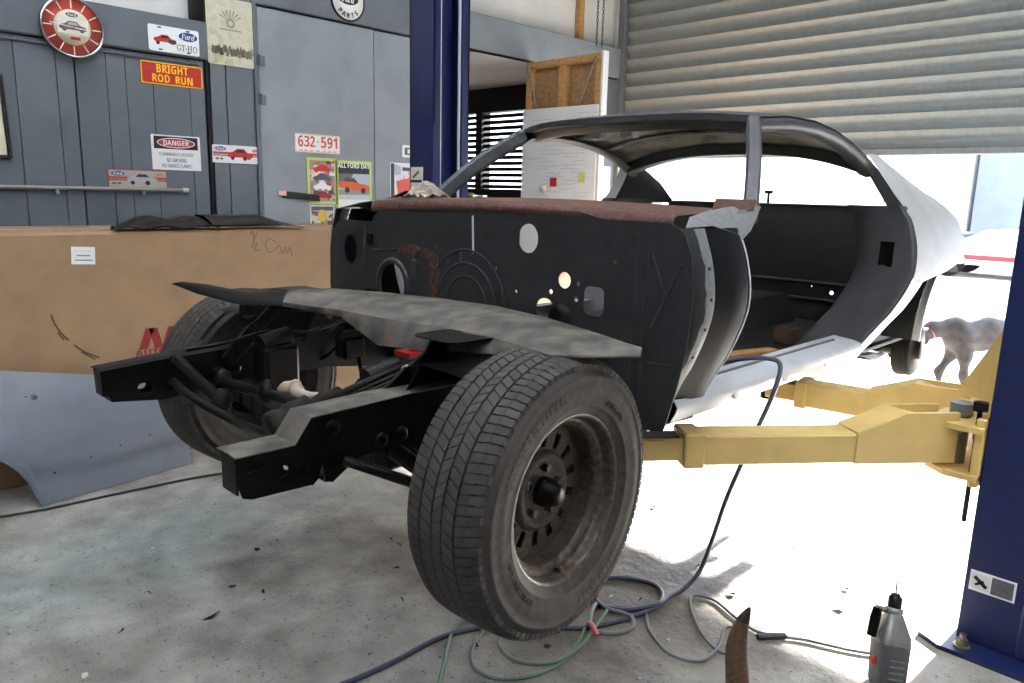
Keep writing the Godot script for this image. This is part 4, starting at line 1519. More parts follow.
func build_car() -> void:
	car = thing("car_shell", "stripped dark grey coupe body shell raised on the lift arms", "car", Vector3(2.6, 0.78, CAR_Z))
	var s: SurfaceTool
	# --- bulkhead
	var outline := PackedVector2Array([fw(-2.70, 0.8), fw(-2.745, 0.95), fw(-2.755, 1.065), fw(-2.75, 1.2), fw(-2.73, 1.285), fw(-2.69, 1.318), fw(-2.64, 1.33), fw(-2.45, 1.332), fw(-2.435, 1.355), fw(-2.40, 1.37), fw(-2.3, 1.385), fw(-2.05, 1.405), fw(-1.45, 1.408), fw(-1.40, 1.402), fw(-1.345, 1.39), fw(-1.31, 1.386), fw(-1.10, 1.385), fw(-1.06, 1.362), fw(-1.035, 1.31), fw(-1.02, 1.2), fw(-1.03, 1.05), fw(-1.05, 0.95), fw(-1.075, 0.85), fw(-1.085, 0.82), fw(-1.2, 0.8)])
	var holes := [circle2(fw(-1.615, 1.315), Vector2(0.043, 0.047), 24), circle2(fw(-2.6, 1.215), Vector2(0.045, 0.058), 20), circle2(fw(-1.46, 1.2), 0.025, 18), rrect2(fw(-1.535, 1.1), 0.075, 0.075, 0.034), rrect2(fw(-1.345, 1.15), 0.075, 0.085, 0.02), circle2(fw(-2.315, 1.1), 0.078, 24), rrect2(fw(-1.93, 1.232), 0.016, 0.036, 0.007), circle2(fw(-1.995, 1.214), 0.007, 10), circle2(fw(-2.06, 1.26), 0.005, 8), circle2(fw(-1.755, 1.21), 0.005, 8), circle2(fw(-1.405, 1.195), 0.008, 10), circle2(fw(-1.512, 1.16), 0.008, 10), circle2(fw(-1.412, 1.148), 0.008, 10), circle2(fw(-1.275, 1.27), 0.006, 8), circle2(fw(-1.66, 1.145), 0.006, 8), circle2(fw(-1.8, 1.3), 0.005, 8)]
	s = st()
	plate(s, outline, holes, Vector3(1.703, 0, 0), Vector3(0, 0, 1), Vector3.UP, 0.004)
	var fwall := part(car, "bulkhead", s, M.epoxy)
	# pressed rings, ribs, seams and rivets of the bulkhead
	for r in [0.1, 0.145, 0.19]:
		var arc := []
		for i in 19:
			var a := PI * (i / 18.0) * 1.1 - 0.15
			arc.append(Vector3(1.702, 1.07 + sin(a) * r, -1.9 + cos(a) * r))
		s = st()
		tube(s, arc, 0.007, 6)
		part(fwall, "pressed_ring", s, M.epoxy)
	s = st()
	lathe(s, Vector3(1.705, 1.1, -2.315), Vector3(-1, 0, 0), [Vector2(0.105, 0.0), Vector2(0.1, 0.014), Vector2(0.086, 0.018), Vector2(0.078, 0.006)], 28)
	part(fwall, "duct_rim", s, M.epoxy_side)
	s = st()
	lathe(s, Vector3(1.705, 1.315, -1.615), Vector3(-1, 0, 0), [Vector2(0.058, 0.0), Vector2(0.052, 0.006), Vector2(0.045, 0.002)], 28)
	part(fwall, "hole_rim", s, M.epoxy)
	s = st()
	bar(s, Vector3(1.7, 1.09, -2.2), Vector3(1.7, 1.21, -2.185), 0.03, 0.02, 0.008, Vector3.RIGHT)
	bar(s, Vector3(1.7, 1.21, -2.185), Vector3(1.7, 1.25, -2.15), 0.028, 0.018, 0.008, Vector3.RIGHT)
	part(fwall, "duct_rib", s, M.epoxy_side)
	for q in [[1.375, -1.87, 1.25, -1.865, 0.006, "glare_primer"], [1.35, -1.165, 0.86, -1.175, 0.006, "epoxy"], [1.35, -1.2, 0.95, -1.205, 0.005, "epoxy"], [1.3, -1.155, 1.18, -1.1, 0.007, "epoxy"], [1.28, -1.06, 1.1, -1.14, 0.007, "epoxy"], [1.0, -1.15, 1.005, -1.06, 0.006, "epoxy"], [1.31, -2.5, 1.02, -2.5, 0.006, "epoxy"], [1.33, -1.74, 1.26, -1.735, 0.006, "epoxy"], [1.22, -2.45, 1.235, -2.28, 0.007, "epoxy"]]:
		s = st()
		tube(s, [Vector3(1.702, q[0], q[1]), Vector3(1.702, q[2], q[3])], q[4], 6)
		part(fwall, "pressed_rib", s, M[q[5]])
	for i in 7:
		s = st()
		lathe(s, Vector3(1.703, 1.315 - i * 0.036, -2.525), Vector3(-1, 0, 0), [Vector2(0.006, 0), Vector2(0.004, 0.003), Vector2(0, 0.004)], 8)
		part(fwall, "rivet", s, M.glare_primer)
	var rp := [[[-2.3, 1.24], [-2.2, 1.262], [-2.12, 1.25], [-2.06, 1.235], [-2.08, 1.21], [-2.14, 1.222], [-2.2, 1.225], [-2.28, 1.222]], [[-2.1, 1.225], [-2.05, 1.235], [-2.04, 1.15], [-2.06, 1.07], [-2.1, 1.06], [-2.09, 1.14]], [[-2.4, 1.236], [-2.34, 1.236], [-2.34, 1.224], [-2.4, 1.224]]]
	for q in rp:
		s = st()
		var pl := PackedVector2Array()
		for p in q:
			pl.append(fw(p[0], p[1]))
		plate(s, pl, [], Vector3(1.7005, 0, 0), Vector3(0, 0, 1), Vector3.UP, 0.0035)
		part(fwall, "rust_patch", s, M.rust)
	s = st()
	bx(s, Vector3(1.69, 1.24, -2.475), Vector3(1.71, 1.29, -2.44), 0.004)
	part(fwall, "bracket", s, M.black_satin)
	s = st()
	lathe(s, Vector3(1.703, 1.085, -1.47), Vector3(-1, 0, 0), [Vector2(0.045, 0), Vector2(0.036, 0.02), Vector2(0.02, 0.024), Vector2(0.0, 0.016)], 20)
	part(fwall, "rubber_grommet", s, M.black_satin)
	# --- rusty cowl over the bulkhead
	var rows := []
	for i in 41:
		var u := i / 40.0
		var z := lerpf(-2.47, -1.12, u)
		var dz := (z - CAR_Z) / 0.78
		var lip := lerp_table([[-2.66, 1.36], [-2.4, 1.373], [-2.0, 1.391], [-1.45, 1.393], [-1.4, 1.386], [-1.34, 1.365], [-1.1, 1.369]], z)
		var crest := 1.422 - 0.02 * dz * dz
		var xf := 1.695 + 0.10 * maxf(0.0, absf(dz) - 0.55)
		var xb := 2.06 + 0.08 * dz * dz
		rows.append([Vector3(xf + 0.003, lip, z), Vector3(xf - 0.002, lip + 0.008, z), Vector3(xf + 0.004, crest - 0.006, z), Vector3(xf + 0.02, crest, z), Vector3(xf + 0.12, crest + 0.004, z), Vector3((xf + xb) * 0.5, crest + 0.006, z), Vector3(xb, crest + 0.012, z)])
	s = st()
	sheet(s, rows, -0.002)
	part(car, "cowl", s, M.rust)
	s = st()
	var seam := []
	for i in 25:
		var u := i / 24.0
		var z := lerpf(-2.3, -1.12, u)
		var dz := (z - CAR_Z) / 0.78
		seam.append(Vector3(1.715 + 0.10 * maxf(0.0, absf(dz) - 0.55), 1.424 - 0.02 * dz * dz, z))
	tube(s, seam, 0.003, 5)
	part(car, "cowl_seam", s, M.rust_edge)
	# --- sides
	for sg in [1.0, -1.0]:
		build_side(sg)
	# --- floor, tunnel and rear bulkhead
	s = st()
	bx(s, Vector3(1.75, 0.8, CAR_Z - 0.72), Vector3(4.3, 0.815, CAR_Z + 0.72), 0.002)
	part(car, "floor_pan", s, M.epoxy)
	s = st()
	plate(s, PackedVector2Array([Vector2(-0.17, 0.81), Vector2(-0.11, 0.96), Vector2(0.11, 0.96), Vector2(0.17, 0.81)]), [], Vector3(1.72, 0, CAR_Z), Vector3(0, 0, 1), Vector3.UP, -2.2)
	part(car, "tunnel", s, M.epoxy)
	s = st()
	plate(s, PackedVector2Array([Vector2(-0.72, 0.8), Vector2(0.72, 0.8), Vector2(0.76, 1.2), Vector2(0.74, 1.43), Vector2(-0.74, 1.43), Vector2(-0.76, 1.2)]), [circle2(Vector2(0.31, 0.975), 0.011, 10), circle2(Vector2(0.2, 1.0), 0.004, 8)], Vector3(4.02, 0, CAR_Z), Vector3(0, 0, 1), Vector3.UP, 0.006)
	part(car, "rear_bulkhead", s, M.epoxy)
	for y in [0.93, 1.02]:
		s = st()
		tube(s, [Vector3(4.012, y, CAR_Z - 0.6), Vector3(4.012, y, CAR_Z + 0.62)], 0.012, 6)
		part(car, "pressed_rib", s, M.epoxy)
	s = st()
	bx(s, Vector3(4.0, 1.426, CAR_Z - 0.72), Vector3(4.1, 1.436, CAR_Z + 0.72), 0.003)
	part(car, "parcel_shelf", s, M.roof_grey)
	s = st()
	cyl(s, Vector3(4.03, 1.436, CAR_Z - 0.1), Vector3(4.03, 1.49, CAR_Z - 0.1), 0.008, 8)
	box(s, Vector3(4.03, 1.495, CAR_Z - 0.1), Vector3(0.02, 0.02, 0.045), 0.003)
	part(car, "shelf_latch", s, M.steel_dark)
	# toe board
	s = st()
	bar(s, Vector3(1.71, 0.95, CAR_Z), Vector3(1.95, 0.81, CAR_Z), 1.4, 0.004)
	part(car, "toe_board", s, M.epoxy)
	# --- roof: outer skin, lining below it, bows
	rows = roof_rows(0.0)
	s = st()
	sheet(s, rows, 0.0015)
	part(car, "roof_skin", s, M.roof_grey)
	rows = roof_rows(-0.018)
	s = st()
	sheet(s, rows, 0.002)
	part(car, "roof_lining", s, M.roof_lining)
	for x in [2.72, 2.95, 3.2]:
		var path := []
		for j in 13:
			var v := j / 12.0 * 2.0 - 1.0
			path.append(roof_point(x, v * 0.96, -0.03))
		s = st()
		for j in 12:
			bar(s, path[j], path[j + 1], 0.05, 0.012, 0.002)
		part(car, "roof_bow", s, M.roof_lining)
	for q in [[2.62, -0.15, 2.85, 0.1], [2.66, 0.15, 2.9, 0.42], [2.85, 0.2, 3.0, 0.55]]:
		s = st()
		tube(s, [roof_point(q[0], q[1], -0.035), roof_point((q[0] + q[2]) * 0.5, (q[1] + q[3]) * 0.5, -0.05), roof_point(q[2], q[3], -0.035)], 0.005, 6)
		part(car, "lining_wire", s, M.steel_dark)
	# windscreen header: a channel under the front edge of the roof
	var hp := []
	for j in 21:
		var v := j / 20.0 * 2.0 - 1.0
		hp.append(roof_front(v) + Vector3(0.012, -0.012, 0))
	s = st()
	sweep(s, hp, [Vector2(-0.015, -0.012), Vector2(0.015, -0.012), Vector2(0.015, 0.01), Vector2(-0.015, 0.01)])
	part(car, "windscreen_header", s, M.epoxy_side)
	s = st()
	var inner := []
	for j in 21:
		var v := j / 20.0 * 2.0 - 1.0
		var p := roof_front(v * 0.97)
		inner.append([p + Vector3(0.03, -0.022, 0), p + Vector3(0.06, -0.05, 0), p + Vector3(0.12, -0.045, 0), p + Vector3(0.15, -0.022, 0)])
	sheet(s, inner, 0.002)
	part(car, "header_rail", s, M.roof_grey)
	for q in [[-0.25, 0.04], [0.05, 0.03]]:
		var p := roof_front(q[0]) + Vector3(0.1, -0.06, 0)
		s = st()
		box(s, p, Vector3(0.05, 0.03, 0.07), 0.006)
		part(car, "visor_bracket", s, M.glare_primer)
	# rear window header
	s = st()
	var rh := []
	for j in 21:
		rh.append(roof_point(3.44, j / 20.0 * 1.9 - 0.95, -0.035))
	sweep(s, rh, [Vector2(-0.05, -0.02), Vector2(-0.04, -0.025), Vector2(0.04, -0.025), Vector2(0.05, -0.02), Vector2(0.05, 0.025), Vector2(-0.05, 0.025)])
	part(car, "rear_header", s, M.roof_grey)
	# rear axle with drums and leaf springs
	s = st()
	tube(s, [Vector3(4.08, 0.73, CAR_Z - 0.68), Vector3(4.08, 0.73, CAR_Z - 0.2), Vector3(4.08, 0.73, CAR_Z + 0.2), Vector3(4.08, 0.73, CAR_Z + 0.68)], 0.04, 12)
	lathe(s, Vector3(4.08, 0.73, CAR_Z), Vector3(1, 0, 0), [Vector2(0, -0.15), Vector2(0.1, -0.12), Vector2(0.14, 0), Vector2(0.1, 0.12), Vector2(0, 0.15)], 18)
	var ax := part(car, "rear_axle", s, M.oily_black)
	for sg in [1.0, -1.0]:
		s = st()
		lathe(s, Vector3(4.08, 0.73, CAR_Z + sg * 0.66), Vector3(0, 0, sg), [Vector2(0.0, 0.0), Vector2(0.135, 0.0), Vector2(0.14, 0.01), Vector2(0.135, 0.07), Vector2(0.12, 0.08), Vector2(0.05, 0.08), Vector2(0.045, 0.1), Vector2(0, 0.1)], 24)
		part(ax, "brake_drum", s, M.grimy)
		s = st()
		for k in 4:
			var h := 0.62 - k * 0.13
			var pts := []
			for i in 9:
				var u := i / 8.0 * 2.0 - 1.0
				pts.append(Vector3(4.08 + u * h, 0.68 - k * 0.009 + 0.1 * u * u * h / 0.62, CAR_Z + sg * 0.53))
			for i in 8:
				bar(s, pts[i], pts[i + 1], 0.055, 0.008)
		part(ax, "leaf_spring", s, M.oily_black)
		s = st()
		cyl(s, Vector3(4.2, 0.66, CAR_Z + sg * 0.6), Vector3(4.12, 1.0, CAR_Z + sg * 0.45), 0.028, 12)
		part(ax, "shock_absorber", s, M.oily_black)

const ROOF_EDGE := [[2.53, 1.735], [2.7, 1.752], [2.9, 1.75], [3.1, 1.728], [3.25, 1.695], [3.4, 1.64], [3.5, 1.6]]
const ROOF_CROWN := [[2.42, 1.752], [2.6, 1.785], [2.9, 1.803], [3.15, 1.79], [3.4, 1.735], [3.5, 1.7]]

func roof_half(x: float) -> float:
	return lerp_table([[2.4, 0.56], [2.54, 0.57], [2.7, 0.6], [2.9, 0.62], [3.2, 0.625], [3.5, 0.65]], x)

func roof_point(x: float, v: float, dy: float) -> Vector3:
	var e := lerp_table(ROOF_EDGE, x)
	var c := lerp_table(ROOF_CROWN, x)
	var k := pow(absf(v), 2.6)
	return Vector3(x, lerpf(c, e, k) + dy, CAR_Z + v * roof_half(x))

func roof_front(v: float) -> Vector3:
	return roof_point(2.43 + 0.11 * pow(absf(v), 2.2), v, 0.0)

func roof_rows(dy: float) -> Array:
	var rows := []
	for i in 25:
		var u := i / 24.0
		var row := []
		for j in 33:
			var v := j / 32.0 * 2.0 - 1.0
			var xf := 2.43 + 0.11 * pow(absf(v), 2.2)
			var xb := 3.46 + 0.06 * (1.0 - v * v)
			row.append(roof_point(lerpf(xf, xb, u), v, dy))
		rows.append(row)
	return rows

func sz(sg: float, half: float) -> float:
	return CAR_Z + sg * half

func build_side(sg: float) -> void:
	var s: SurfaceTool
	# pale flange at the bulkhead corner, then the hinge pillar up to the door edge
	var a := []
	var b := []
	var c0 := []
	for i in 25:
		var y := lerpf(0.80, 1.372, i / 24.0)
		var w := hw(y)
		var rag := 0.004 * sin(i * 2.3) + 0.003 * sin(i * 5.1)
		var lean := 0.03 * pow((y - 1.18) / 0.35, 2.0)
		c0.append([Vector3(1.704, y, sz(sg, w - 0.034)), Vector3(1.715 + lean * 0.3, y, sz(sg, w - 0.018)), Vector3(1.738 + lean * 0.4, y, sz(sg, w - 0.013))])
		a.append([Vector3(1.733 + lean * 0.4 + rag, y, sz(sg, w - 0.0125)), Vector3(1.75 + lean * 0.7, y, sz(sg, w - 0.009)), Vector3(1.775 + lean, y, sz(sg, w - 0.012))])
		b.append([Vector3(1.775 + lean, y, sz(sg, w - 0.022)), Vector3(1.86 + lean, y, sz(sg, w - 0.004)), Vector3(1.925 + lean * 0.5, y, sz(sg, w)), Vector3(1.945, y, sz(sg, w - 0.004)), Vector3(1.95, y, sz(sg, w - 0.03)), Vector3(1.955, y, sz(sg, w - 0.13))])
	s = st()
	sheet(s, c0, 0.002 * sg)
	part(car, "bulkhead_corner", s, M.epoxy)
	s = st()
	sheet(s, a, 0.002 * sg)
	part(car, "corner_flange", s, M.flange_grey)
	s = st()
	sheet(s, b, 0.002 * sg)
	var pillar := part(car, "hinge_pillar", s, M.pillar_dark)
	s = st()
	var edge := []
	for i in 20:
		var y := lerpf(0.84, 1.34, i / 19.0)
		edge.append(Vector3(1.948, y, sz(sg, hw(y) + 0.0)))
	tube(s, edge, 0.0025, 5)
	part(pillar, "bare_edge", s, M.glare_primer)
	for i in 5:
		var y := 0.95 + i * 0.08
		s = st()
		cyl(s, Vector3(1.752, y, sz(sg, hw(y) - 0.016)), Vector3(1.752, y, sz(sg, hw(y) - 0.006)), 0.005, 8)
		part(pillar, "bolt_hole", s, M.ink)
	# pale cowl corner under the windscreen pillar
	s = st()
	sheet(s, [[Vector3(1.72, 1.372, sz(sg, 0.82)), Vector3(1.82, 1.378, sz(sg, 0.84)), Vector3(1.95, 1.35, sz(sg, 0.86))], [Vector3(1.8, 1.398, sz(sg, 0.78)), Vector3(1.92, 1.408, sz(sg, 0.8)), Vector3(2.06, 1.38, sz(sg, 0.82))], [Vector3(2.02, 1.425, sz(sg, 0.74)), Vector3(2.1, 1.44, sz(sg, 0.77)), Vector3(2.18, 1.43, sz(sg, 0.79))]], 0.002 * sg)
	part(car, "cowl_corner", s, M.flange_grey)
	s = st()
	sheet(s, [[Vector3(1.93, 1.416, sz(sg, 0.77)), Vector3(2.1, 1.418, sz(sg, 0.81))], [Vector3(2.0, 1.45, sz(sg, 0.74)), Vector3(2.16, 1.45, sz(sg, 0.785))]], 0.002 * sg)
	part(car, "rusty_patch", s, M.rust)
	s = st()
	plate(s, PackedVector2Array([Vector2(1.955, 1.24), Vector2(2.0, 1.3), Vector2(2.11, 1.36), Vector2(2.16, 1.43), Vector2(2.03, 1.42), Vector2(1.955, 1.37)]), [circle2(Vector2(2.03, 1.365), 0.009, 10)], Vector3(0, 0, sz(sg, 0.80)), Vector3.RIGHT, Vector3.UP, 0.003)
	part(car, "pillar_gusset", s, M.flange_grey)
	# windscreen pillar
	s = st()
	var base := Vector3(2.17, 1.40, sz(sg, 0.765))
	var top := Vector3(2.535, 1.712, sz(sg, 0.558))
	var mid := base.lerp(top, 0.5) + Vector3(-0.01, 0.015, sg * 0.01)
	var path := smooth_path([base, mid, top], 6)
	sweep(s, path, [Vector2(-0.024, -0.02), Vector2(-0.018, -0.032), Vector2(0.018, -0.032), Vector2(0.024, -0.02), Vector2(0.024, 0.02), Vector2(0.016, 0.032), Vector2(-0.016, 0.032), Vector2(-0.024, 0.02)])
	part(car, "windscreen_pillar", s, M.roof_grey)
	# roof rail running back into the rear pillar
	var rail := []
	for i in 15:
		var x := lerpf(2.53, 3.47, i / 14.0)
		var p := roof_point(x, sg, -0.02)
		rail.append([p + Vector3(0, 0.019, -sg * 0.01), p + Vector3(0, 0.008, sg * 0.012), p + Vector3(0, -0.012, sg * 0.014), p + Vector3(0, -0.03, sg * 0.004), p + Vector3(0, -0.034, -sg * 0.03), p + Vector3(0, -0.022, -sg * 0.06)])
	s = st()
	sheet(s, rail, -0.002 * sg)
	part(car, "roof_rail", s, M.roof_grey)
	# rear pillar and quarter skin, one pressing
	var rows := []
	for i in 23:
		var v := i / 22.0
		var row := []
		# front edge follows the window, then the door edge; back edge follows the rear screen, then the cut
		var y := lerpf(1.655, 1.13, v)
		var xf := lerp_table([[1.13, 3.345], [1.2, 3.365], [1.3, 3.40], [1.4, 3.435], [1.45, 3.45], [1.52, 3.445], [1.6, 3.42], [1.655, 3.39]], y)
		var xb := lerp_table([[1.13, 3.5], [1.16, 3.86], [1.2, 4.0], [1.3, 4.08], [1.4, 4.08], [1.45, 4.02], [1.52, 3.88], [1.6, 3.68], [1.655, 3.53]], y)
		for j in 13:
			var u := j / 12.0
			var x := lerpf(xf, xb, u)
			var w := hw(y) if y < 1.42 else lerp_table([[1.42, 0.815], [1.48, 0.76], [1.56, 0.705], [1.655, 0.645]], y)
			row.append(Vector3(x, y - 0.01 * u * u * (1.0 if y > 1.5 else 0.0), sz(sg, w + 0.015 * sin(PI * u))))
		rows.append(row)
	s = st()
	sheet(s, rows, 0.002 * sg)
	part(car, "quarter_skin", s, M.glare_primer)
	# inner side of the rear pillar: dark triangle
	s = st()
	sheet(s, [[Vector3(3.43, 1.62, sz(sg, 0.61)), Vector3(3.52, 1.62, sz(sg, 0.61))], [Vector3(3.45, 1.52, sz(sg, 0.67)), Vector3(3.8, 1.53, sz(sg, 0.66))], [Vector3(3.46, 1.42, sz(sg, 0.735)), Vector3(4.05, 1.42, sz(sg, 0.72))]], -0.003 * sg, false)
	part(car, "pillar_inner", s, M.epoxy_side)
	# door rear jamb
	rows = []
	for i in 25:
		var y := lerpf(0.80, 1.44, i / 24.0)
		var xo := lerp_table([[0.80, 3.06], [0.84, 3.14], [0.9, 3.22], [1.0, 3.285], [1.13, 3.33], [1.2, 3.36], [1.3, 3.39], [1.44, 3.44]], y)
		var w := hw(y)
		rows.append([Vector3(xo + 0.03, y, sz(sg, w)), Vector3(xo, y, sz(sg, w - 0.002)), Vector3(xo - 0.004, y, sz(sg, w - 0.02)), Vector3(xo + 0.025, y, sz(sg, w - 0.05)), Vector3(xo + 0.04, y, sz(sg, w - 0.14)), Vector3(xo + 0.075, y, sz(sg, w - 0.265)), Vector3(xo + 0.12, y, sz(sg, w - 0.27))])
	s = st()
	sheet(s, rows, 0.002 * sg)
	var jamb := part(car, "door_jamb", s, M.roof_grey)
	s = st()
	sheet(s, [[Vector3(3.386, 1.185, sz(sg, 0.795)), Vector3(3.401, 1.185, sz(sg, 0.735))], [Vector3(3.416, 1.29, sz(sg, 0.785)), Vector3(3.431, 1.29, sz(sg, 0.725))]], 0.004)
	part(jamb, "recess", s, M.black_satin)
	# rear edge strip of the quarter below the waist
	rows = []
	for i in 13:
		var y := lerpf(0.80, 1.15, i / 12.0)
		var xo := lerp_table([[0.80, 3.06], [0.84, 3.14], [0.9, 3.22], [1.0, 3.285], [1.13, 3.33], [1.2, 3.36]], y)
		rows.append([Vector3(xo, y, sz(sg, hw(y))), Vector3(xo + 0.06, y, sz(sg, hw(y) + 0.004)), Vector3(xo + 0.13 + 0.14 * (y - 0.8), y, sz(sg, hw(y) - 0.004))])
	s = st()
	sheet(s, rows, 0.002 * sg)
	part(car, "quarter_edge", s, M.glare_primer)
	# wheelhouse: dark tub and its pale flange
	rows = []
	for i in 15:
		var an := lerpf(PI * 0.98, PI * 0.28, i / 14.0)
		var row := []
		for j in 4:
			row.append(Vector3(4.03 + cos(an) * 0.37, 0.82 + sin(an) * 0.385, sz(sg, 0.5 + j * 0.11)))
		rows.append(row)
	s = st()
	sheet(s, rows, 0.003 * sg)
	part(car, "wheelhouse", s, M.epoxy)
	rows = []
	for i in 15:
		var an := lerpf(PI * 0.98, PI * 0.36, i / 14.0)
		var c := Vector3(4.03, 0.82, 0)
		rows.append([c + Vector3(cos(an) * 0.365, sin(an) * 0.38, sz(sg, 0.83)), c + Vector3(cos(an) * 0.37, sin(an) * 0.385, sz(sg, 0.865)), c + Vector3(cos(an) * 0.395, sin(an) * 0.41, sz(sg, 0.87))])
	s = st()
	sheet(s, rows, 0.003 * sg)
	part(car, "arch_flange", s, M.glare_primer)
	s = st()
	bx(s, Vector3(3.52, 0.82, sz(sg, 0.69)), Vector3(3.85, 1.4, sz(sg, 0.70)))
	part(car, "inner_quarter", s, M.epoxy)
	# sill
	rows = []
	for i in 13:
		var x := lerpf(1.80, 3.2, i / 12.0)
		rows.append([Vector3(x, 0.895, sz(sg, 0.66)), Vector3(x, 0.888, sz(sg, 0.735)), Vector3(x, 0.88, sz(sg, 0.775)), Vector3(x, 0.862, sz(sg, 0.785)), Vector3(x, 0.84, sz(sg, 0.778)), Vector3(x, 0.815, sz(sg, 0.765)), Vector3(x, 0.795, sz(sg, 0.735)), Vector3(x, 0.79, sz(sg, 0.66))])
	s = st()
	sheet(s, rows, -0.003 * sg)
	var sill := part(car, "sill", s, M.glare_primer)
	s = st()
	tube(s, [Vector3(1.97, 0.892, sz(sg, 0.70)), Vector3(3.1, 0.892, sz(sg, 0.70))], 0.006, 6)
	part(sill, "sill_seam", s, M.flange_grey)
	for x in [2.15, 2.5, 2.85]:
		s = st()
		cyl(s, Vector3(x, 0.84, sz(sg, 0.77)), Vector3(x, 0.84, sz(sg, 0.782)), 0.014, 14)
		part(sill, "plug", s, M.glare_primer)

# ------------------------------------------------------------------ front wheels
func build_wheels() -> void:
	var steer := deg_to_rad(4.7)
	var tyre := st()
	var prof := [Vector2(0.2, 0.085), Vector2(0.21, 0.092), Vector2(0.222, 0.098), Vector2(0.224, 0.1005), Vector2(0.228, 0.1005), Vector2(0.231, 0.1), Vector2(0.25, 0.1045), Vector2(0.27, 0.105), Vector2(0.288, 0.102), Vector2(0.29, 0.104), Vector2(0.296, 0.1025), Vector2(0.298, 0.099), Vector2(0.31, 0.092), Vector2(0.319, 0.082), Vector2(0.3245, 0.072), Vector2(0.326, 0.05), Vector2(0.327, 0.0)]
	var full := prof.duplicate()
	for i in range(prof.size() - 2, -1, -1):
		full.append(Vector2(prof[i].x, -prof[i].y))
	full.append(Vector2(0.19, -0.08))
	for i in full.size():
		full[i].y = full[i].y * 1.1
	lathe(tyre, Vector3.ZERO, Vector3(0, 0, 1), full, 96)
	var tyre_mesh := mesh_of(tyre)
	var tread := st()
	tread.set_smooth_group(-1)
	var ribs := [[-0.104, -0.0525, 96, 0.6, 0.84], [-0.0475, -0.0165, 80, 1.6, 0.88], [-0.012, 0.012, 80, -1.8, 0.9], [0.0165, 0.0475, 80, 1.6, 0.88], [0.0525, 0.104, 96, -0.6, 0.84]]
	for r in ribs:
		var n: int = r[2]
		for k in n:
			var pts := []
			for e in [[r[0], 0.0], [r[1], 0.0], [r[1], 1.0], [r[0], 1.0]]:
				var ang: float = TAU * (k + e[1] * r[4]) / n + r[3] * e[0]
				var rr := lerp_table([[0.0, 0.3365], [0.05, 0.336], [0.078, 0.333], [0.094, 0.327], [0.105, 0.319]], absf(e[0]))
				pts.append([Vector3(cos(ang) * rr, sin(ang) * rr, e[0]), Vector3(cos(ang) * (rr - 0.012), sin(ang) * (rr - 0.012), e[0])])
			# shoulder blocks get a bend in the middle
			var cen := Vector3.ZERO
			for p in pts:
				cen += p[0] * 0.125 + p[1] * 0.125
			if absf(r[0]) > 0.09 or absf(r[1]) > 0.09:
				var am: float = 0.079 * signf(r[0] + r[1])
				var m0 := []
				for e in [0.0, 1.0]:
					var ang: float = TAU * (k + e * r[4]) / n + r[3] * am
					m0.append(Vector3(cos(ang) * 0.333, sin(ang) * 0.333, am))
				oquad(tread, cen, pts[0][0], m0[0], m0[1], pts[3][0])
				oquad(tread, cen, m0[0], pts[1][0], pts[2][0], m0[1])
			else:
				oquad(tread, cen, pts[0][0], pts[1][0], pts[2][0], pts[3][0])
			for i in 4:
				var j := (i + 1) % 4
				oquad(tread, cen, pts[i][0], pts[j][0], pts[j][1], pts[i][1])
	var tread_mesh := mesh_of(tread)
	var groove := st()
	lathe(groove, Vector3.ZERO, Vector3(0, 0, 1), [Vector2(0.3265, 0.088), Vector2(0.3285, 0.07), Vector2(0.3295, 0.0), Vector2(0.3285, -0.07), Vector2(0.3265, -0.088)], 96)
	var groove_mesh := mesh_of(groove)
	var rim := st()
	lathe(rim, Vector3.ZERO, Vector3(0, 0, 1), [Vector2(0.2, 0.082), Vector2(0.207, 0.09), Vector2(0.206, 0.0955), Vector2(0.2, 0.096), Vector2(0.194, 0.09), Vector2(0.191, 0.078), Vector2(0.19, 0.066), Vector2(0.184, 0.062), Vector2(0.181, 0.064), Vector2(0.178, 0.058), Vector2(0.17, 0.056), Vector2(0.167, 0.044), Vector2(0.169, 0.036), Vector2(0.166, 0.02), Vector2(0.163, 0.0), Vector2(0.162, -0.03), Vector2(0.185, -0.05), Vector2(0.19, -0.075), Vector2(0.203, -0.085)], 72)
	var rim_mesh := mesh_of(rim)
	var disc := st()
	var holes := []
	for k in 14:
		var a := TAU * (k + 0.3) / 14.0
		var c := Vector2(cos(a), sin(a))
		var n := Vector2(-c.y, c.x)
		holes.append(PackedVector2Array([c * 0.104 - n * 0.0095, c * 0.104 + n * 0.0095, c * 0.142 + n * 0.012, c * 0.142 - n * 0.012]))
	plate(disc, circle2(Vector2.ZERO, 0.164, 72), holes + [circle2(Vector2(0.00007, 0), 0.035, 20)], Vector3(0, 0, 0.002), Vector3.RIGHT, Vector3.UP, 0.006)
	var disc_mesh := mesh_of(disc)
	var crown := st()
	lathe(crown, Vector3.ZERO, Vector3(0, 0, 1), [Vector2(0.101, 0.006), Vector2(0.094, 0.021), Vector2(0.084, 0.025), Vector2(0.075, 0.02), Vector2(0.06, 0.014), Vector2(0.036, 0.016)], 48)
	var crown_mesh := mesh_of(crown)
	var hub := st()
	lathe(hub, Vector3.ZERO, Vector3(0, 0, 1), [Vector2(0.036, -0.02), Vector2(0.036, 0.03), Vector2(0.033, 0.036), Vector2(0.029, 0.036), Vector2(0.027, 0.062), Vector2(0.022, 0.068), Vector2(0.0, 0.069)], 28)
	var hub_mesh := mesh_of(hub)
	var back := st()
	lathe(back, Vector3.ZERO, Vector3(0, 0, 1), [Vector2(0.0, -0.07), Vector2(0.05, -0.07), Vector2(0.06, -0.05), Vector2(0.14, -0.045), Vector2(0.145, -0.01), Vector2(0.03, -0.005)], 40)
	var back_mesh := mesh_of(back)
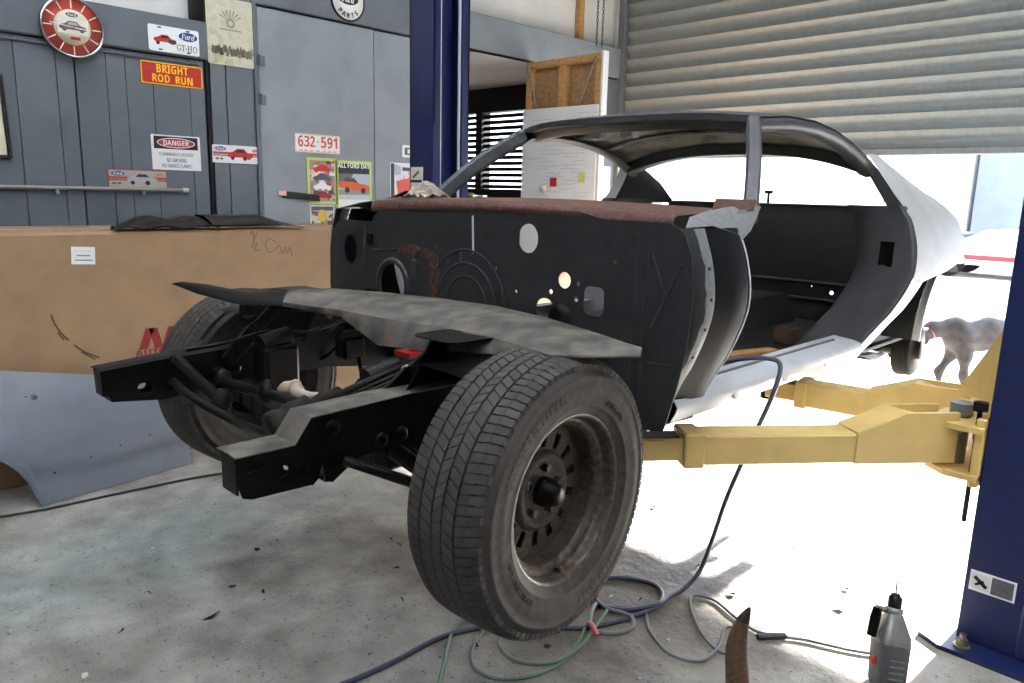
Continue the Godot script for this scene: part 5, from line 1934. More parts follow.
	for k in 2:
		var near := k == 0
		var b := Basis(Vector3.UP, steer if near else PI + steer)
		var at := Vector3(1.255, 0.758, -1.14) if near else Vector3(1.30, 0.735, -2.68)
		var w := node_of("front_wheel", tyre_mesh, M.rubber)
		w.transform = Transform3D(b, at - car.position)
		car.add_child(w, true)
		w.set_meta("label", "dusty tyre on a rusty slotted steel wheel, nearest the camera" if near else "dusty tyre and wheel on the far side of the engine bay")
		for q in [["tread", tread_mesh, M.rubber], ["tread_base", groove_mesh, M.rubber_groove], ["rim", rim_mesh, M.rim_rust], ["wheel_disc", disc_mesh, M.rim_dark], ["disc_crown", crown_mesh, M.rim_dark], ["hub", hub_mesh, M.black_satin], ["brake_drum", back_mesh, M.oily_black]]:
			var o := node_of(q[0], q[1], q[2])
			w.add_child(o, true)
			if q[0] == "tread":
				o.set_meta("kind", "stuff")
		for i in 5:
			var a := TAU * (i + 0.15) / 5.0
			var s := st()
			var p := Vector3(cos(a) * 0.058, sin(a) * 0.058, 0)
			lathe(s, p, Vector3(0, 0, 1), [Vector2(0.013, 0.012), Vector2(0.013, 0.017), Vector2(0.01, 0.017), Vector2(0.01, 0.03 if i != 2 else 0.02), Vector2(0.0, 0.031 if i != 2 else 0.02)], 6 if i != 2 else 16, -1)
			var o := node_of("wheel_nut", mesh_of(s), M.rim_rust if i != 2 else M.chrome)
			w.add_child(o, true)
		# moulded marks round the sidewall, too worn to read
		var s2 := st()
		for run in [[100.0, 158.0, 0.262, 0.02, 15], [40.0, 62.0, 0.243, 0.012, 7], [196.0, 232.0, 0.243, 0.011, 16], [276.0, 318.0, 0.262, 0.018, 11]]:
			for i in run[4]:
				var a := deg_to_rad(lerpf(run[0], run[1], (i + 0.5) / run[4]))
				var u := Vector3(cos(a), sin(a), 0)
				var h: float = run[3]
				box(s2, u * run[2] + Vector3(0, 0, 0.1145), Vector3(h, h * (0.35 if i % 3 else 0.6), 0.004), 0.0, Basis(u, Vector3(-u.y, u.x, 0), Vector3(0, 0, 1)))
		var mk := node_of("moulded_marks", mesh_of(s2), M.rubber)
		mk.set_meta("kind", "stuff")
		w.add_child(mk, true)
		var s3 := st()
		box(s3, Vector3(cos(-1.55) * 0.186, sin(-1.55) * 0.186, 0.068), Vector3(0.012, 0.022, 0.02), 0.004)
		w.add_child(node_of("balance_weight", mesh_of(s3), M.rim_dark), true)

# ------------------------------------------------------------------ engine bay: rails, suspension, the loose panel
func build_front_end() -> void:
	var s: SurfaceTool
	# chassis rails
	var prof := PackedVector2Array([Vector2(0.64, 0.905), Vector2(0.645, 0.845), Vector2(0.655, 0.815), Vector2(0.675, 0.808), Vector2(0.815, 0.803), Vector2(0.83, 0.815), Vector2(0.84, 0.845), Vector2(0.92, 0.843), Vector2(1.1, 0.843), Vector2(1.4, 0.83), Vector2(1.7, 0.79), Vector2(1.7, 0.94), Vector2(1.3, 0.965), Vector2(1.08, 0.965), Vector2(0.815, 0.958), Vector2(0.775, 0.905)])
	var hl := [rrect2(Vector2(0.685, 0.878), 0.042, 0.02, 0.009), circle2(Vector2(0.748, 0.852), 0.013, 14), rrect2(Vector2(0.795, 0.838), 0.03, 0.022, 0.01)]
	var profb := PackedVector2Array([Vector2(0.66, 0.918), Vector2(0.662, 0.865), Vector2(0.685, 0.828), Vector2(0.83, 0.81), Vector2(0.95, 0.82), Vector2(1.1, 0.83), Vector2(1.4, 0.83), Vector2(1.7, 0.79), Vector2(1.7, 0.94), Vector2(1.13, 0.94), Vector2(0.82, 0.93)])
	var hlb := [rrect2(Vector2(0.78, 0.852), 0.045, 0.032, 0.013), circle2(Vector2(0.72, 0.868), 0.008, 10)]
	for k in 2:
		var z0 := -1.415 if k == 0 else -2.30
		var z1 := z0 - 0.065
		s = st()
		plate(s, prof if k == 0 else profb, hl if k == 0 else hlb, Vector3(0, 0, z0), Vector3.RIGHT, Vector3.UP, -0.004)
		plate(s, prof if k == 0 else profb, hl if k == 0 else hlb, Vector3(0, 0, z1), Vector3.RIGHT, Vector3.UP, 0.004)
		var rail := part(car, "chassis_rail", s, M.oily_black)
		# top and bottom webs
		var pr := prof if k == 0 else profb
		var tops := [[11, 12, 13, 14, 15, 0], [4, 5, 6, 7, 8, 9, 10]] if k == 0 else [[8, 9, 10, 0], [2, 3, 4, 5, 6, 7]]
		for w in 2:
			s = st()
			var rows := []
			for i in tops[w]:
				rows.append([Vector3(pr[i].x, pr[i].y, z0 + (0.006 if w == 0 else 0.0)), Vector3(pr[i].x, pr[i].y + (0.002 if w == 0 else 0.0), (z0 + z1) * 0.5), Vector3(pr[i].x, pr[i].y, z1 - (0.02 if w == 0 else 0.0))])
			sheet(s, rows, 0.003, false)
			part(rail, "web", s, M.dusty_black if w == 0 and k == 0 else M.oily_black)
		s = st()
		bx(s, Vector3(pr[0].x + 0.002, pr[1].y - 0.02, z1), Vector3(pr[0].x + 0.006, pr[0].y - 0.004, z0))
		part(rail, "end_plate", s, M.oily_black)
		for q in [[0.868, 0.925], [1.0, 0.868], [1.06, 0.87], [1.2, 0.9]]:
			s = st()
			var zz := z0 + 0.001
			lathe(s, Vector3(q[0], q[1], zz), Vector3(0, 0, 1), [Vector2(0.018, 0), Vector2(0.018, 0.004), Vector2(0.012, 0.005)], 18)
			cyl(s, Vector3(q[0], q[1], zz), Vector3(q[0], q[1], zz + 0.012), 0.01, 6)
			part(rail, "bolt", s, M.black_satin)
	# bright bracket under the near rail
	s = st()
	plate(s, PackedVector2Array([Vector2(0.845, 0.842), Vector2(0.85, 0.80), Vector2(0.87, 0.795), Vector2(0.95, 0.845)]), [], Vector3(0, 0, -1.42), Vector3.RIGHT, Vector3.UP, 0.003)
	part(car, "tow_bracket", s, M.black_gloss)
	s = st()
	bar(s, Vector3(0.85, 0.80, -1.46), Vector3(0.94, 0.84, -1.46), 0.08, 0.004)
	part(car, "tow_bracket", s, M.black_gloss)
	# cross member, engine mounts, steering
	s = st()
	var cm := []
	for i in 13:
		var u := i / 12.0
		cm.append(Vector3(1.12, 0.80 - 0.05 * sin(PI * u), lerpf(-2.33, -1.46, u)))
	for i in 12:
		bar(s, cm[i], cm[i + 1], 0.13, 0.075, 0.01)
	part(car, "cross_member", s, M.grimy)
	s = st()
	tube(s, smooth_path([Vector3(0.86, 0.86, -2.31), Vector3(0.84, 0.85, -2.1), Vector3(0.86, 0.83, -1.9), Vector3(0.84, 0.85, -1.7), Vector3(0.86, 0.86, -1.5)], 4), 0.013, 10)
	part(car, "sway_bar", s, M.oily_black)
	s = st()
	cyl(s, Vector3(0.98, 0.85, -2.28), Vector3(1.03, 0.88, -1.52), 0.016, 12)
	for z in [-2.24, -1.98, -1.72]:
		lathe(s, Vector3(0.985 + (z + 2.28) * 0.065, 0.855 + (z + 2.28) * 0.04, z), Vector3(0, 1, 0), [Vector2(0.0, -0.03), Vector2(0.026, -0.025), Vector2(0.03, 0.0), Vector2(0.022, 0.025), Vector2(0.0, 0.04)], 14)
	part(car, "drag_link", s, M.oily_black)
	s = st()
	bar(s, Vector3(0.86, 0.94, -2.27), Vector3(0.96, 0.80, -2.2), 0.035, 0.028, 0.006)
	lathe(s, Vector3(0.965, 0.80, -2.2), Vector3(0.2, 1, 0.1), [Vector2(0.0, -0.035), Vector2(0.03, -0.03), Vector2(0.034, 0.01), Vector2(0.02, 0.035), Vector2(0, 0.04)], 16)
	part(car, "idler_arm", s, M.grimy)
	s = st()
	lathe(s, Vector3(0.79, 0.905, -1.56), Vector3(1, 0.25, 0), [Vector2(0.0, 0.0), Vector2(0.03, 0.0), Vector2(0.034, 0.008), Vector2(0.034, 0.03), Vector2(0.03, 0.034), Vector2(0.03, 0.05), Vector2(0.035, 0.054), Vector2(0.035, 0.11), Vector2(0.02, 0.12), Vector2(0.02, 0.2), Vector2(0, 0.2)], 22)
	part(car, "steering_box", s, M.grimy)
	s = st()
	tube(s, [Vector3(0.98, 0.95, -1.56), Vector3(1.3, 1.0, -1.6), Vector3(1.69, 1.06, -1.63)], 0.012, 10)
	part(car, "steering_shaft", s, M.oily_black)
	# engine mounts
	for z in [-2.2, -1.62]:
		s = st()
		box(s, Vector3(1.15, 0.89, z), Vector3(0.12, 0.13, 0.1), 0.012)
		cyl(s, Vector3(1.1, 0.96, z), Vector3(1.2, 0.98, z), 0.03, 14)
		part(car, "engine_mount", s, M.oily_black)
	s = st()
	box(s, Vector3(1.3, 0.96, -2.0), Vector3(0.08, 0.07, 0.06), 0.008)
	bar(s, Vector3(1.31, 0.93, -1.97), Vector3(1.31, 0.87, -1.95), 0.012, 0.004)
	part(car, "bump_stop", s, M.black_satin)
	# shock towers
	for k in 2:
		var sg := 1.0 if k == 0 else -1.0
		var zi := sz(sg, 0.44)
		var rows := []
		for i in 9:
			var v := i / 8.0
			rows.append([Vector3(1.08 + 0.05 * v, lerpf(0.93, 1.1, v), zi + sg * 0.06 * v), Vector3(1.16 + 0.03 * v, lerpf(0.93, 1.1, v), zi - sg * 0.02 * (1 - v)), Vector3(1.36 - 0.02 * v, lerpf(0.93, 1.1, v), zi - sg * 0.02 * (1 - v)), Vector3(1.46 - 0.05 * v, lerpf(0.93, 1.1, v), zi + sg * 0.06 * v)])
		s = st()
		sheet(s, rows, 0.003 * sg, false)
		var tower := part(car, "shock_tower", s, M.oily_black)
		s = st()
		plate(s, rrect2(Vector2(1.27, zi + sg * 0.06), 0.28, 0.16, 0.03), [circle2(Vector2(1.27, zi + sg * 0.06), 0.03, 16)], Vector3(0, 1.1, 0), Vector3.RIGHT, Vector3(0, 0, 1), 0.003)
		part(tower, "tower_top", s, M.oily_black)
		s = st()
		lathe(s, Vector3(1.4, 1.0, zi - sg * 0.02), Vector3(0, 0, -sg), [Vector2(0.045, -0.01), Vector2(0.045, 0.02), Vector2(0.03, 0.026), Vector2(0.016, 0.026), Vector2(0.014, 0.045), Vector2(0, 0.046)], 20)
		part(tower, "arm_pivot", s, M.grimy)
		s = st()
		plate(s, PackedVector2Array([Vector2(1.3, 0.93), Vector2(1.47, 0.93), Vector2(1.44, 1.03), Vector2(1.4, 1.06), Vector2(1.36, 1.03)]), [], Vector3(0, 0, zi - sg * 0.03), Vector3.RIGHT, Vector3.UP, -0.01 * sg)
		part(tower, "pivot_bracket", s, M.oily_black)
		# wheel arch of the apron, back to the bulkhead
		rows = []
		for i in 13:
			var an := lerpf(PI * 0.62, PI * 0.06, i / 12.0)
			rows.append([Vector3(1.27 + cos(an) * 0.40, 0.74 + sin(an) * 0.3, zi + sg * 0.0), Vector3(1.27 + cos(an) * 0.415, 0.74 + sin(an) * 0.315, zi + sg * 0.05), Vector3(1.27 + cos(an) * 0.415, 0.74 + sin(an) * 0.31, zi + sg * 0.19)])
		s = st()
		sheet(s, rows, 0.003 * sg)
		part(car, "apron", s, M.oily_black)
		# lower arm, strut rod, spindle, damper
		s = st()
		bar(s, Vector3(1.25, 0.8, zi), Vector3(1.27, 0.66, sz(sg, 0.7)), 0.07, 0.035, 0.008)
		part(car, "lower_arm", s, M.oily_black)
		s = st()
		tube(s, [Vector3(0.9, 0.84, zi + sg * 0.03), Vector3(1.24, 0.67, sz(sg, 0.66))], 0.013, 10)
		part(car, "strut_rod", s, M.oily_black)
		s = st()
		tube(s, [Vector3(1.06, 0.82, zi), Vector3(1.34, 0.56, sz(sg, 0.62))], 0.022, 10)
		tube(s, [Vector3(1.12, 0.8, zi - sg * 0.02), Vector3(1.4, 0.54, sz(sg, 0.6))], 0.014, 10)
		part(car, "brace_rod", s, M.oily_black)
		s = st()
		bar(s, Vector3(1.27, 0.66, sz(sg, 0.68)), Vector3(1.28, 0.92, sz(sg, 0.64)), 0.04, 0.05, 0.01)
		part(car, "spindle", s, M.oily_black)
		s = st()
		bar(s, Vector3(1.36, 1.0, zi), Vector3(1.28, 0.92, sz(sg, 0.64)), 0.05, 0.03, 0.008)
		part(car, "upper_arm", s, M.oily_black)
		# coil spring, bump rubber, brake hose and pressed plates that crowd the tower
		var coil := []
		for i in 73:
			var a := TAU * i / 12.0
			coil.append(Vector3(1.3 + cos(a) * 0.055, 0.72 + 0.2 * i / 72.0, sz(sg, 0.57) + sin(a) * 0.055))
		s = st()
		tube(s, coil, 0.0075, 6)
		part(car, "coil_spring", s, M.grimy)
		s = st()
		tube(s, smooth_path([Vector3(1.46, 0.96, zi - sg * 0.03), Vector3(1.42, 0.9, zi - sg * 0.06), Vector3(1.36, 0.84, zi), Vector3(1.33, 0.78, sz(sg, 0.6))], 4), 0.007, 6)
		part(car, "brake_hose", s, M.black_satin)
		s = st()
		plate(s, PackedVector2Array([Vector2(1.46, 0.86), Vector2(1.69, 0.84), Vector2(1.69, 1.06), Vector2(1.6, 1.09), Vector2(1.5, 1.06), Vector2(1.44, 0.98)]), [circle2(Vector2(1.58, 0.99), 0.022, 14), rrect2(Vector2(1.53, 0.92), 0.05, 0.03, 0.01)], Vector3(0, 0, zi + sg * 0.01), Vector3.RIGHT, Vector3.UP, 0.004)
		part(car, "apron_plate", s, M.oily_black)
		s = st()
		tube(s, smooth_path([Vector3(0.9, 0.955, zi - sg * 0.045), Vector3(1.02, 0.962, zi - sg * 0.05), Vector3(1.16, 0.985, zi - sg * 0.06), Vector3(1.3, 0.975, zi - sg * 0.09), Vector3(1.5, 1.0, zi - sg * 0.05), Vector3(1.695, 1.03, zi - sg * 0.06)], 4), 0.006, 6)
		part(car, "brake_pipe", s, M.oily_black)
		s = st()
		bar(s, Vector3(1.02, 0.9, zi - sg * 0.05), Vector3(1.14, 1.0, zi - sg * 0.03), 0.05, 0.012, 0.003, Vector3(0, 0, 1))
		bar(s, Vector3(1.14, 1.0, zi - sg * 0.03), Vector3(1.22, 1.06, zi - sg * 0.01), 0.04, 0.01, 0.003, Vector3(0, 0, 1))
		part(car, "tower_brace", s, M.oily_black)
	# tube lying across the far tower
	s = st()
	cyl(s, Vector3(1.2, 1.07, -2.31), Vector3(1.36, 1.07, -2.06), 0.02, 14)
	cyl(s, Vector3(1.33, 1.07, -2.11), Vector3(1.37, 1.07, -2.04), 0.026, 14)
	box(s, Vector3(1.16, 1.07, -2.37), Vector3(0.06, 0.07, 0.05), 0.012)
	part(car, "damper", s, M.black_satin)
	# red and cream oddments caught in the bay
	s = st()
	bx(s, Vector3(1.42, 0.93, -1.93), Vector3(1.5, 0.945, -1.85))
	bar(s, Vector3(1.46, 0.935, -1.9), Vector3(1.5, 1.0, -1.87), 0.05, 0.02, 0.004)
	solo("plastic_guard", s, M.red_plastic, "small red plastic guard lying behind the shock tower", "guard")
	s = st()
	tube(s, smooth_path([Vector3(1.18, 0.973, -1.6), Vector3(1.2, 0.985, -1.55), Vector3(1.22, 0.98, -1.5), Vector3(1.26, 0.985, -1.47), Vector3(1.28, 0.975, -1.43)], 4), [0.006, 0.012, 0.01, 0.014, 0.009, 0.012, 0.015, 0.011, 0.01, 0.014, 0.012, 0.009, 0.012, 0.01, 0.008, 0.007, 0.004], 8)
	solo("rag", s, M.rag, "crumpled cream rag lying on the near chassis rail", "rag")
	s = st()
	tube(s, smooth_path([Vector3(1.05, 0.86, -2.0), Vector3(1.08, 0.88, -1.95), Vector3(1.06, 0.87, -1.9), Vector3(1.1, 0.865, -1.85)], 4), [0.008, 0.016, 0.02, 0.016, 0.02, 0.014, 0.02, 0.022, 0.016, 0.014, 0.01, 0.012, 0.006], 8)
	solo("crumpled_foil", s, M.plastic_wrap, "crumpled grey plastic wrapper caught on the cross member", "wrapper")
	# the long loose panel laid across the bay, over the near tyre
	var t := thing("loose_panel", "dusty black pressed panel laid across the engine bay and near tyre", "car panel", Vector3(1.3, 1.09, -1.7))
	var back := [Vector3(1.217, 1.125, -2.21), Vector3(1.34, 1.128, -2.158), Vector3(1.415, 1.128, -1.986), Vector3(1.479, 1.128, -1.773), Vector3(1.518, 1.126, -1.568), Vector3(1.5, 1.122, -1.35), Vector3(1.46, 1.115, -1.14), Vector3(1.405, 1.107, -0.965)]
	var fold := [Vector3(1.148, 1.10, -2.138), Vector3(1.202, 1.10, -1.899), Vector3(1.216, 1.10, -1.69), Vector3(1.257, 1.10, -1.501), Vector3(1.264, 1.10, -1.303), Vector3(1.232, 1.098, -1.09), Vector3(1.31, 1.098, -1.02), Vector3(1.385, 1.098, -0.955)]
	var rows := []
	for i in 8:
		var row := []
		for j in 6:
			var v := j / 5.0
			row.append(back[i].lerp(fold[i], v) + Vector3(0, 0.012 * sin(PI * v), 0))
		rows.append(row)
	s = st()
	sheet(s, rows, -0.003)
	part(t, "top_face", s, M.dusty_black)
	var low := []
	for i in 8:
		low.append(fold[i] + Vector3(-0.03 if i in [2, 3, 4] else 0.0, -[0.015, 0.02, 0.07, 0.062, 0.035, 0.01, 0.006, 0.006][i], 0.0))
	rows = []
	for i in 8:
		rows.append([fold[i], fold[i].lerp(low[i], 0.5) + Vector3(-0.002, 0, 0.001), low[i]])
	s = st()
	sheet(s, rows, -0.003)
	part(t, "front_flange", s, M.dusty_black)
	s = st()
	sheet(s, [[Vector3(1.03, 1.126, -2.6), Vector3(0.984, 1.124, -2.586), Vector3(1.012, 1.114, -2.59)], [Vector3(1.075, 1.123, -2.5), Vector3(1.034, 1.12, -2.488), Vector3(1.022, 1.098, -2.478)], [Vector3(1.105, 1.117, -2.275), Vector3(1.066, 1.113, -2.257), Vector3(1.058, 1.086, -2.24)], [back[0], fold[0], low[0]]], -0.003)
	part(t, "end_flange", s, M.black_satin)
	s = st()
	plate(s, PackedVector2Array([Vector2(0, 0), Vector2(0.05, 0.012), Vector2(0.09, 0.006), Vector2(0.06, -0.014), Vector2(0.01, -0.016)]), [rrect2(Vector2(0.045, -0.003), 0.04, 0.012, 0.005)], Vector3(1.236, 1.078, -1.545), Vector3(0.15, 0, 1).normalized(), Vector3.UP, -0.005)
	part(t, "latch_plate", s, M.black_satin)
	# crumpled packing plastic at the foot of the far windscreen pillar
	s = st()
	var rr := RandomNumberGenerator.new()
	rr.seed = 5
	rows = []
	for i in 9:
		var row := []
		for j in 9:
			var u := i / 8.0
			var v := j / 8.0
			row.append(Vector3(2.0 + 0.16 * u, 1.43 + 0.06 * sin(PI * u) * sin(PI * v) + rr.randf_range(-0.012, 0.012), -2.66 + 0.15 * v + rr.randf_range(-0.012, 0.012)))
		rows.append(row)
	sheet(s, rows, 0.002, false)
	solo("plastic_sheet", s, M.plastic_wrap, "crumpled pale packing plastic at the foot of the far windscreen pillar", "plastic")
	# odds and ends on the floor of the car
	s = st()
	bar(s, Vector3(2.4, 0.835, -1.52), Vector3(2.9, 0.84, -1.35), 0.05, 0.035, 0.004)
	solo("timber_offcut", s, M.timber, "timber offcut lying on the floor of the car", "timber")
	s = st()
	bx(s, Vector3(3.2, 0.82, -1.5), Vector3(3.3, 0.89, -1.42), 0.006)
	solo("carton", s, M.chip_brown, "small brown carton on the floor of the car", "carton")
	s = st()
	var loop := []
	for i in 40:
		var a := TAU * i / 13.0
		loop.append(Vector3(2.16 + cos(a) * 0.11, 0.83 + i * 0.0012, -1.28 + sin(a) * 0.09))
	tube(s, loop, 0.008, 6)
	solo("cable_coil", s, M.cable_dark, "coil of dark cable on the floor of the car", "cable")

# ------------------------------------------------------------------ cables, tool and litter on the floor
func cable(called: String, label: String, pts: Array, r: float, m: Material) -> void:
	var s := st()
	tube(s, smooth_path(pts, 6), r, 8)
	solo(called, s, m, label, "cable" if called != "air_hose" else "hose")

func fl(x: float, z: float, y := 0.008) -> Vector3:
	return Vector3(x, y, z)

func build_floor_things() -> void:
	cable("air_hose", "dark blue hose hanging from the door sill and coiled on the floor", [Vector3(2.35, 0.84, -1.4), Vector3(2.39, 0.9, -1.24), Vector3(2.4, 0.92, -1.13), Vector3(2.395, 0.9, -1.085), Vector3(2.352, 0.805, -1.085), Vector3(2.334, 0.68, -1.12), Vector3(2.334, 0.543, -1.165), Vector3(2.334, 0.4, -1.21), Vector3(2.355, 0.22, -1.262), Vector3(2.36, 0.08, -1.305), Vector3(2.31, 0.015, -1.335), fl(2.22, -1.345, 0.012), fl(2.12, -1.34, 0.02), fl(2.02, -1.42), fl(1.99, -1.56), fl(2.08, -1.62), fl(2.2, -1.56), fl(2.26, -1.44), fl(2.2, -1.36), fl(2.06, -1.35), fl(1.86, -1.42), fl(1.72, -1.55), fl(1.6, -1.66), fl(1.45, -1.72), fl(1.25, -1.72), fl(1.05, -1.74), fl(0.85, -1.8)], 0.0085, M.hose_blue)
	cable("extension_lead", "dark cable looped by the near tyre", [fl(2.03, -1.55), fl(1.98, -1.45, 0.018), fl(2.0, -1.36, 0.02), fl(1.95, -1.31, 0.02), fl(1.87, -1.33, 0.02), fl(1.84, -1.4, 0.02), fl(1.93, -1.47, 0.02), fl(2.0, -1.5)], 0.0075, M.cable_grey)
	cable("extension_lead", "grey lead winding over the dirt towards the power tool", [fl(2.01, -1.46), fl(2.08, -1.36), fl(1.99, -1.27), fl(1.93, -1.15), fl(1.97, -1.06), fl(2.08, -1.06), fl(2.2, -1.1), fl(2.22, -1.04), fl(2.14, -0.99), fl(2.06, -1.03), fl(2.1, -1.13), fl(2.22, -1.25), fl(2.3, -1.29), fl(2.33, -1.22), fl(2.28, -1.1), fl(2.26, -1.0), fl(2.33, -0.88), fl(2.38, -0.76), fl(2.42, -0.69)], 0.0055, M.cable_grey)
	cable("extension_lead", "pale green lead looping under the near tyre", [fl(1.28, -1.53), fl(1.36, -1.6), fl(1.5, -1.72), fl(1.6, -1.74), fl(1.58, -1.66), fl(1.48, -1.6), fl(1.42, -1.52), fl(1.44, -1.43), fl(1.54, -1.37), fl(1.66, -1.36), fl(1.78, -1.4), fl(1.9, -1.46), fl(1.98, -1.5)], 0.0065, M.cable_green)
	cable("extension_lead", "second green lead curled beside the green loop", [fl(1.98, -1.44, 0.018), fl(1.86, -1.4, 0.018), fl(1.72, -1.36, 0.018), fl(1.6, -1.37, 0.018), fl(1.53, -1.45, 0.018), fl(1.55, -1.55, 0.018), fl(1.63, -1.58, 0.018), fl(1.7, -1.6, 0.018)], 0.0065, M.cable_green)
	cable("extension_lead", "thin dark cable along the foot of the grey panel", [fl(0.2, -3.72), fl(0.5, -3.75), fl(0.78, -3.69), fl(1.1, -3.66), fl(1.45, -3.62), fl(1.7, -3.55), fl(2.1, -3.5), fl(2.6, -3.55)], 0.006, M.cable_dark)
	# plug join between the leads
	var s := st()
	bar(s, fl(2.22, -1.0, 0.012), fl(2.3, -0.93, 0.012), 0.022, 0.02, 0.006)
	solo("cable_plug", s, M.cable_dark, "black plug joining the grey lead near the tail", "plug")
	s = st()
	tube(s, smooth_path([fl(1.86, -1.43, 0.02), fl(1.845, -1.4, 0.03), fl(1.83, -1.38, 0.03), fl(1.825, -1.36, 0.02)], 3), 0.008, 8)
	solo("plastic_scrap", s, M.pink, "strip of pink plastic among the cables by the tyre", "scrap")
	s = st()
	box(s, fl(2.02, -1.53, 0.012), Vector3(0.05, 0.016, 0.024), 0.004, Basis(Vector3.UP, 0.6))
	solo("plastic_scrap", s, M.red_print, "dark red scrap beside the hose coil", "scrap")
	build_tool()
	# litter
	var r := RandomNumberGenerator.new()
	r.seed = 21
	var kinds := [["dry_leaf", "small dark dry leaf curled on the concrete", "leaf", "dry leaves on the floor", "leaf_dry"], ["paint_chip", "tiny pale chip lying on the concrete", "chip", "pale chips on the floor", "chip_pale"], ["rust_flake", "tiny brown flake lying on the concrete", "flake", "rust flakes on the floor", "chip_brown"]]
	var spots := [[0, 0.96, -2.35, 2.2], [0, 0.86, -2.65, 1.2], [0, 1.3, -2.7, 1.0], [1, 1.18, -2.34, 1.0], [2, 1.1, -2.5, 2.0], [1, 1.0, -3.0, 1.4], [0, 2.42, -1.2, 1.2], [0, 2.62, -0.88, 1.6], [0, 2.78, -0.92, 1.0], [0, 1.75, -2.35, 1.6], [0, 1.62, -2.2, 1.2], [0, 1.5, -2.0, 1.3], [1, 2.08, -1.5, 1.6], [0, 2.95, -1.2, 1.2], [0, 2.7, -1.45, 1.4], [1, 0.55, -2.3, 2.2], [1, 2.2, -1.16, 1.2], [1, 2.0, -1.2, 1.1]]
	for i in 64:
		var kd := (i * 7) % 3
		spots.append([kd, r.randf_range(0.4, 3.2), r.randf_range(-3.3, -0.9), r.randf_range(0.5, 1.0)])
	for q in spots:
		var p := Vector3(q[1], 0, q[2])
		if Vector2(p.x - 2.85, p.z + 0.5).length() < 0.4:
			continue
		var k: Array = kinds[q[0]]
		var L: float = q[3] * (0.013 if q[0] == 0 else 0.007)
		var b := Basis(Vector3.UP, r.randf() * TAU)
		s = st()
		if q[0] == 0:
			sheet(s, [[p + b * Vector3(-L, 0.004, -L * 0.12), p + b * Vector3(-L, 0.006, L * 0.12)], [p + b * Vector3(0, 0.002, -L * 0.4), p + b * Vector3(0, 0.012, L * 0.4)], [p + b * Vector3(L * 0.6, 0.003, -L * 0.3), p + b * Vector3(L * 0.6, 0.016, L * 0.25)], [p + b * Vector3(L, 0.008, -0.002), p + b * Vector3(L, 0.009, 0.002)]], 0.001)
		else:
			plate(s, PackedVector2Array([Vector2(-L, -L * 0.4), Vector2(-L * 0.2, -L * 0.7), Vector2(L, -L * 0.2), Vector2(L * 0.7, L * 0.6), Vector2(-L * 0.5, L * 0.5)]), [], p + Vector3(0, 0.003, 0), b * Vector3.RIGHT, b * Vector3(0, 0, 1), 0.002)
		solo(k[0], s, M[k[4]], k[1], k[2], k[3])

func build_tool() -> void:
	# hammer drill standing on its handle end, chuck up
	var at := Vector3(2.28, 0, -0.605)
	var t := thing("power_drill", "grey power drill standing upright on the floor by the blue post", "drill", at)
	var d := Vector3(0.28, 1.0, -0.1).normalized()
	var u := Vector3(0.7, 0, 0.71)
	u = (u - d * u.dot(d)).normalized()
	var w := d.cross(u)
	var s := st()
	var prof := [[0.0, 0.036, 0.04], [0.012, 0.042, 0.046], [0.13, 0.045, 0.05], [0.135, 0.046, 0.051]]
	loft_box(s, at + Vector3(0, 0.002, 0), d, u, w, prof)
	part(t, "motor_body", s, M.tool_grey)
	s = st()
	loft_box(s, at + Vector3(0, 0.002, 0), d, u, w, [[0.135, 0.046, 0.051], [0.16, 0.044, 0.048], [0.215, 0.024, 0.026], [0.222, 0.022, 0.024]])
	part(t, "gear_housing", s, M.tool_alu)
	s = st()
	var c := at + d * 0.222
	lathe(s, c, d, [Vector2(0.024, 0.0), Vector2(0.026, 0.004), Vector2(0.026, 0.018), Vector2(0.02, 0.02)], 20)
	part(t, "collar", s, M.tool_alu)
	s = st()
	lathe(s, c, d, [Vector2(0.019, 0.018), Vector2(0.02, 0.022), Vector2(0.02, 0.05), Vector2(0.014, 0.056), Vector2(0.013, 0.062), Vector2(0.0, 0.063)], 20)
	part(t, "chuck", s, M.steel_dark)
	s = st()
	cyl(s, c + d * 0.06, c + d * 0.1, 0.003, 8)
	part(t, "bit", s, M.chrome)
	s = st()
	cyl(s, c + d * 0.008 - u * 0.02, c + d * 0.012 - u * 0.055, 0.009, 10)
	part(t, "handle_clamp", s, M.tool_alu)
	s = st()
	tube(s, [c - u * 0.05 + d * 0.012, c - u * 0.055 - d * 0.02, c - u * 0.062 - d * 0.075], [0.014, 0.016, 0.014], 14)
	part(t, "side_handle", s, M.black_satin)
	s = st()
	box(s, at + d * 0.045 + u * 0.044, Vector3(0.02, 0.08, 0.03), 0.005, Basis(u, d, w))
	part(t, "red_switch", s, M.red_plastic)
	s = st()
	box(s, at + d * 0.075 - w * 0.0 - u * 0.047, Vector3(0.012, 0.025, 0.02), 0.004, Basis(u, d, w))
	part(t, "red_button", s, M.red_plastic)
	for i in 4:
		s = st()
		box(s, at + d * (0.04 + 0.018 * i) + w * 0.0495, Vector3(0.045, 0.005, 0.004), 0.0, Basis(u, d, w))
		box(s, at + d * (0.04 + 0.018 * i) - w * 0.0495, Vector3(0.045, 0.005, 0.004), 0.0, Basis(u, d, w))
		part(t, "vent_slot", s, M.tool_alu)

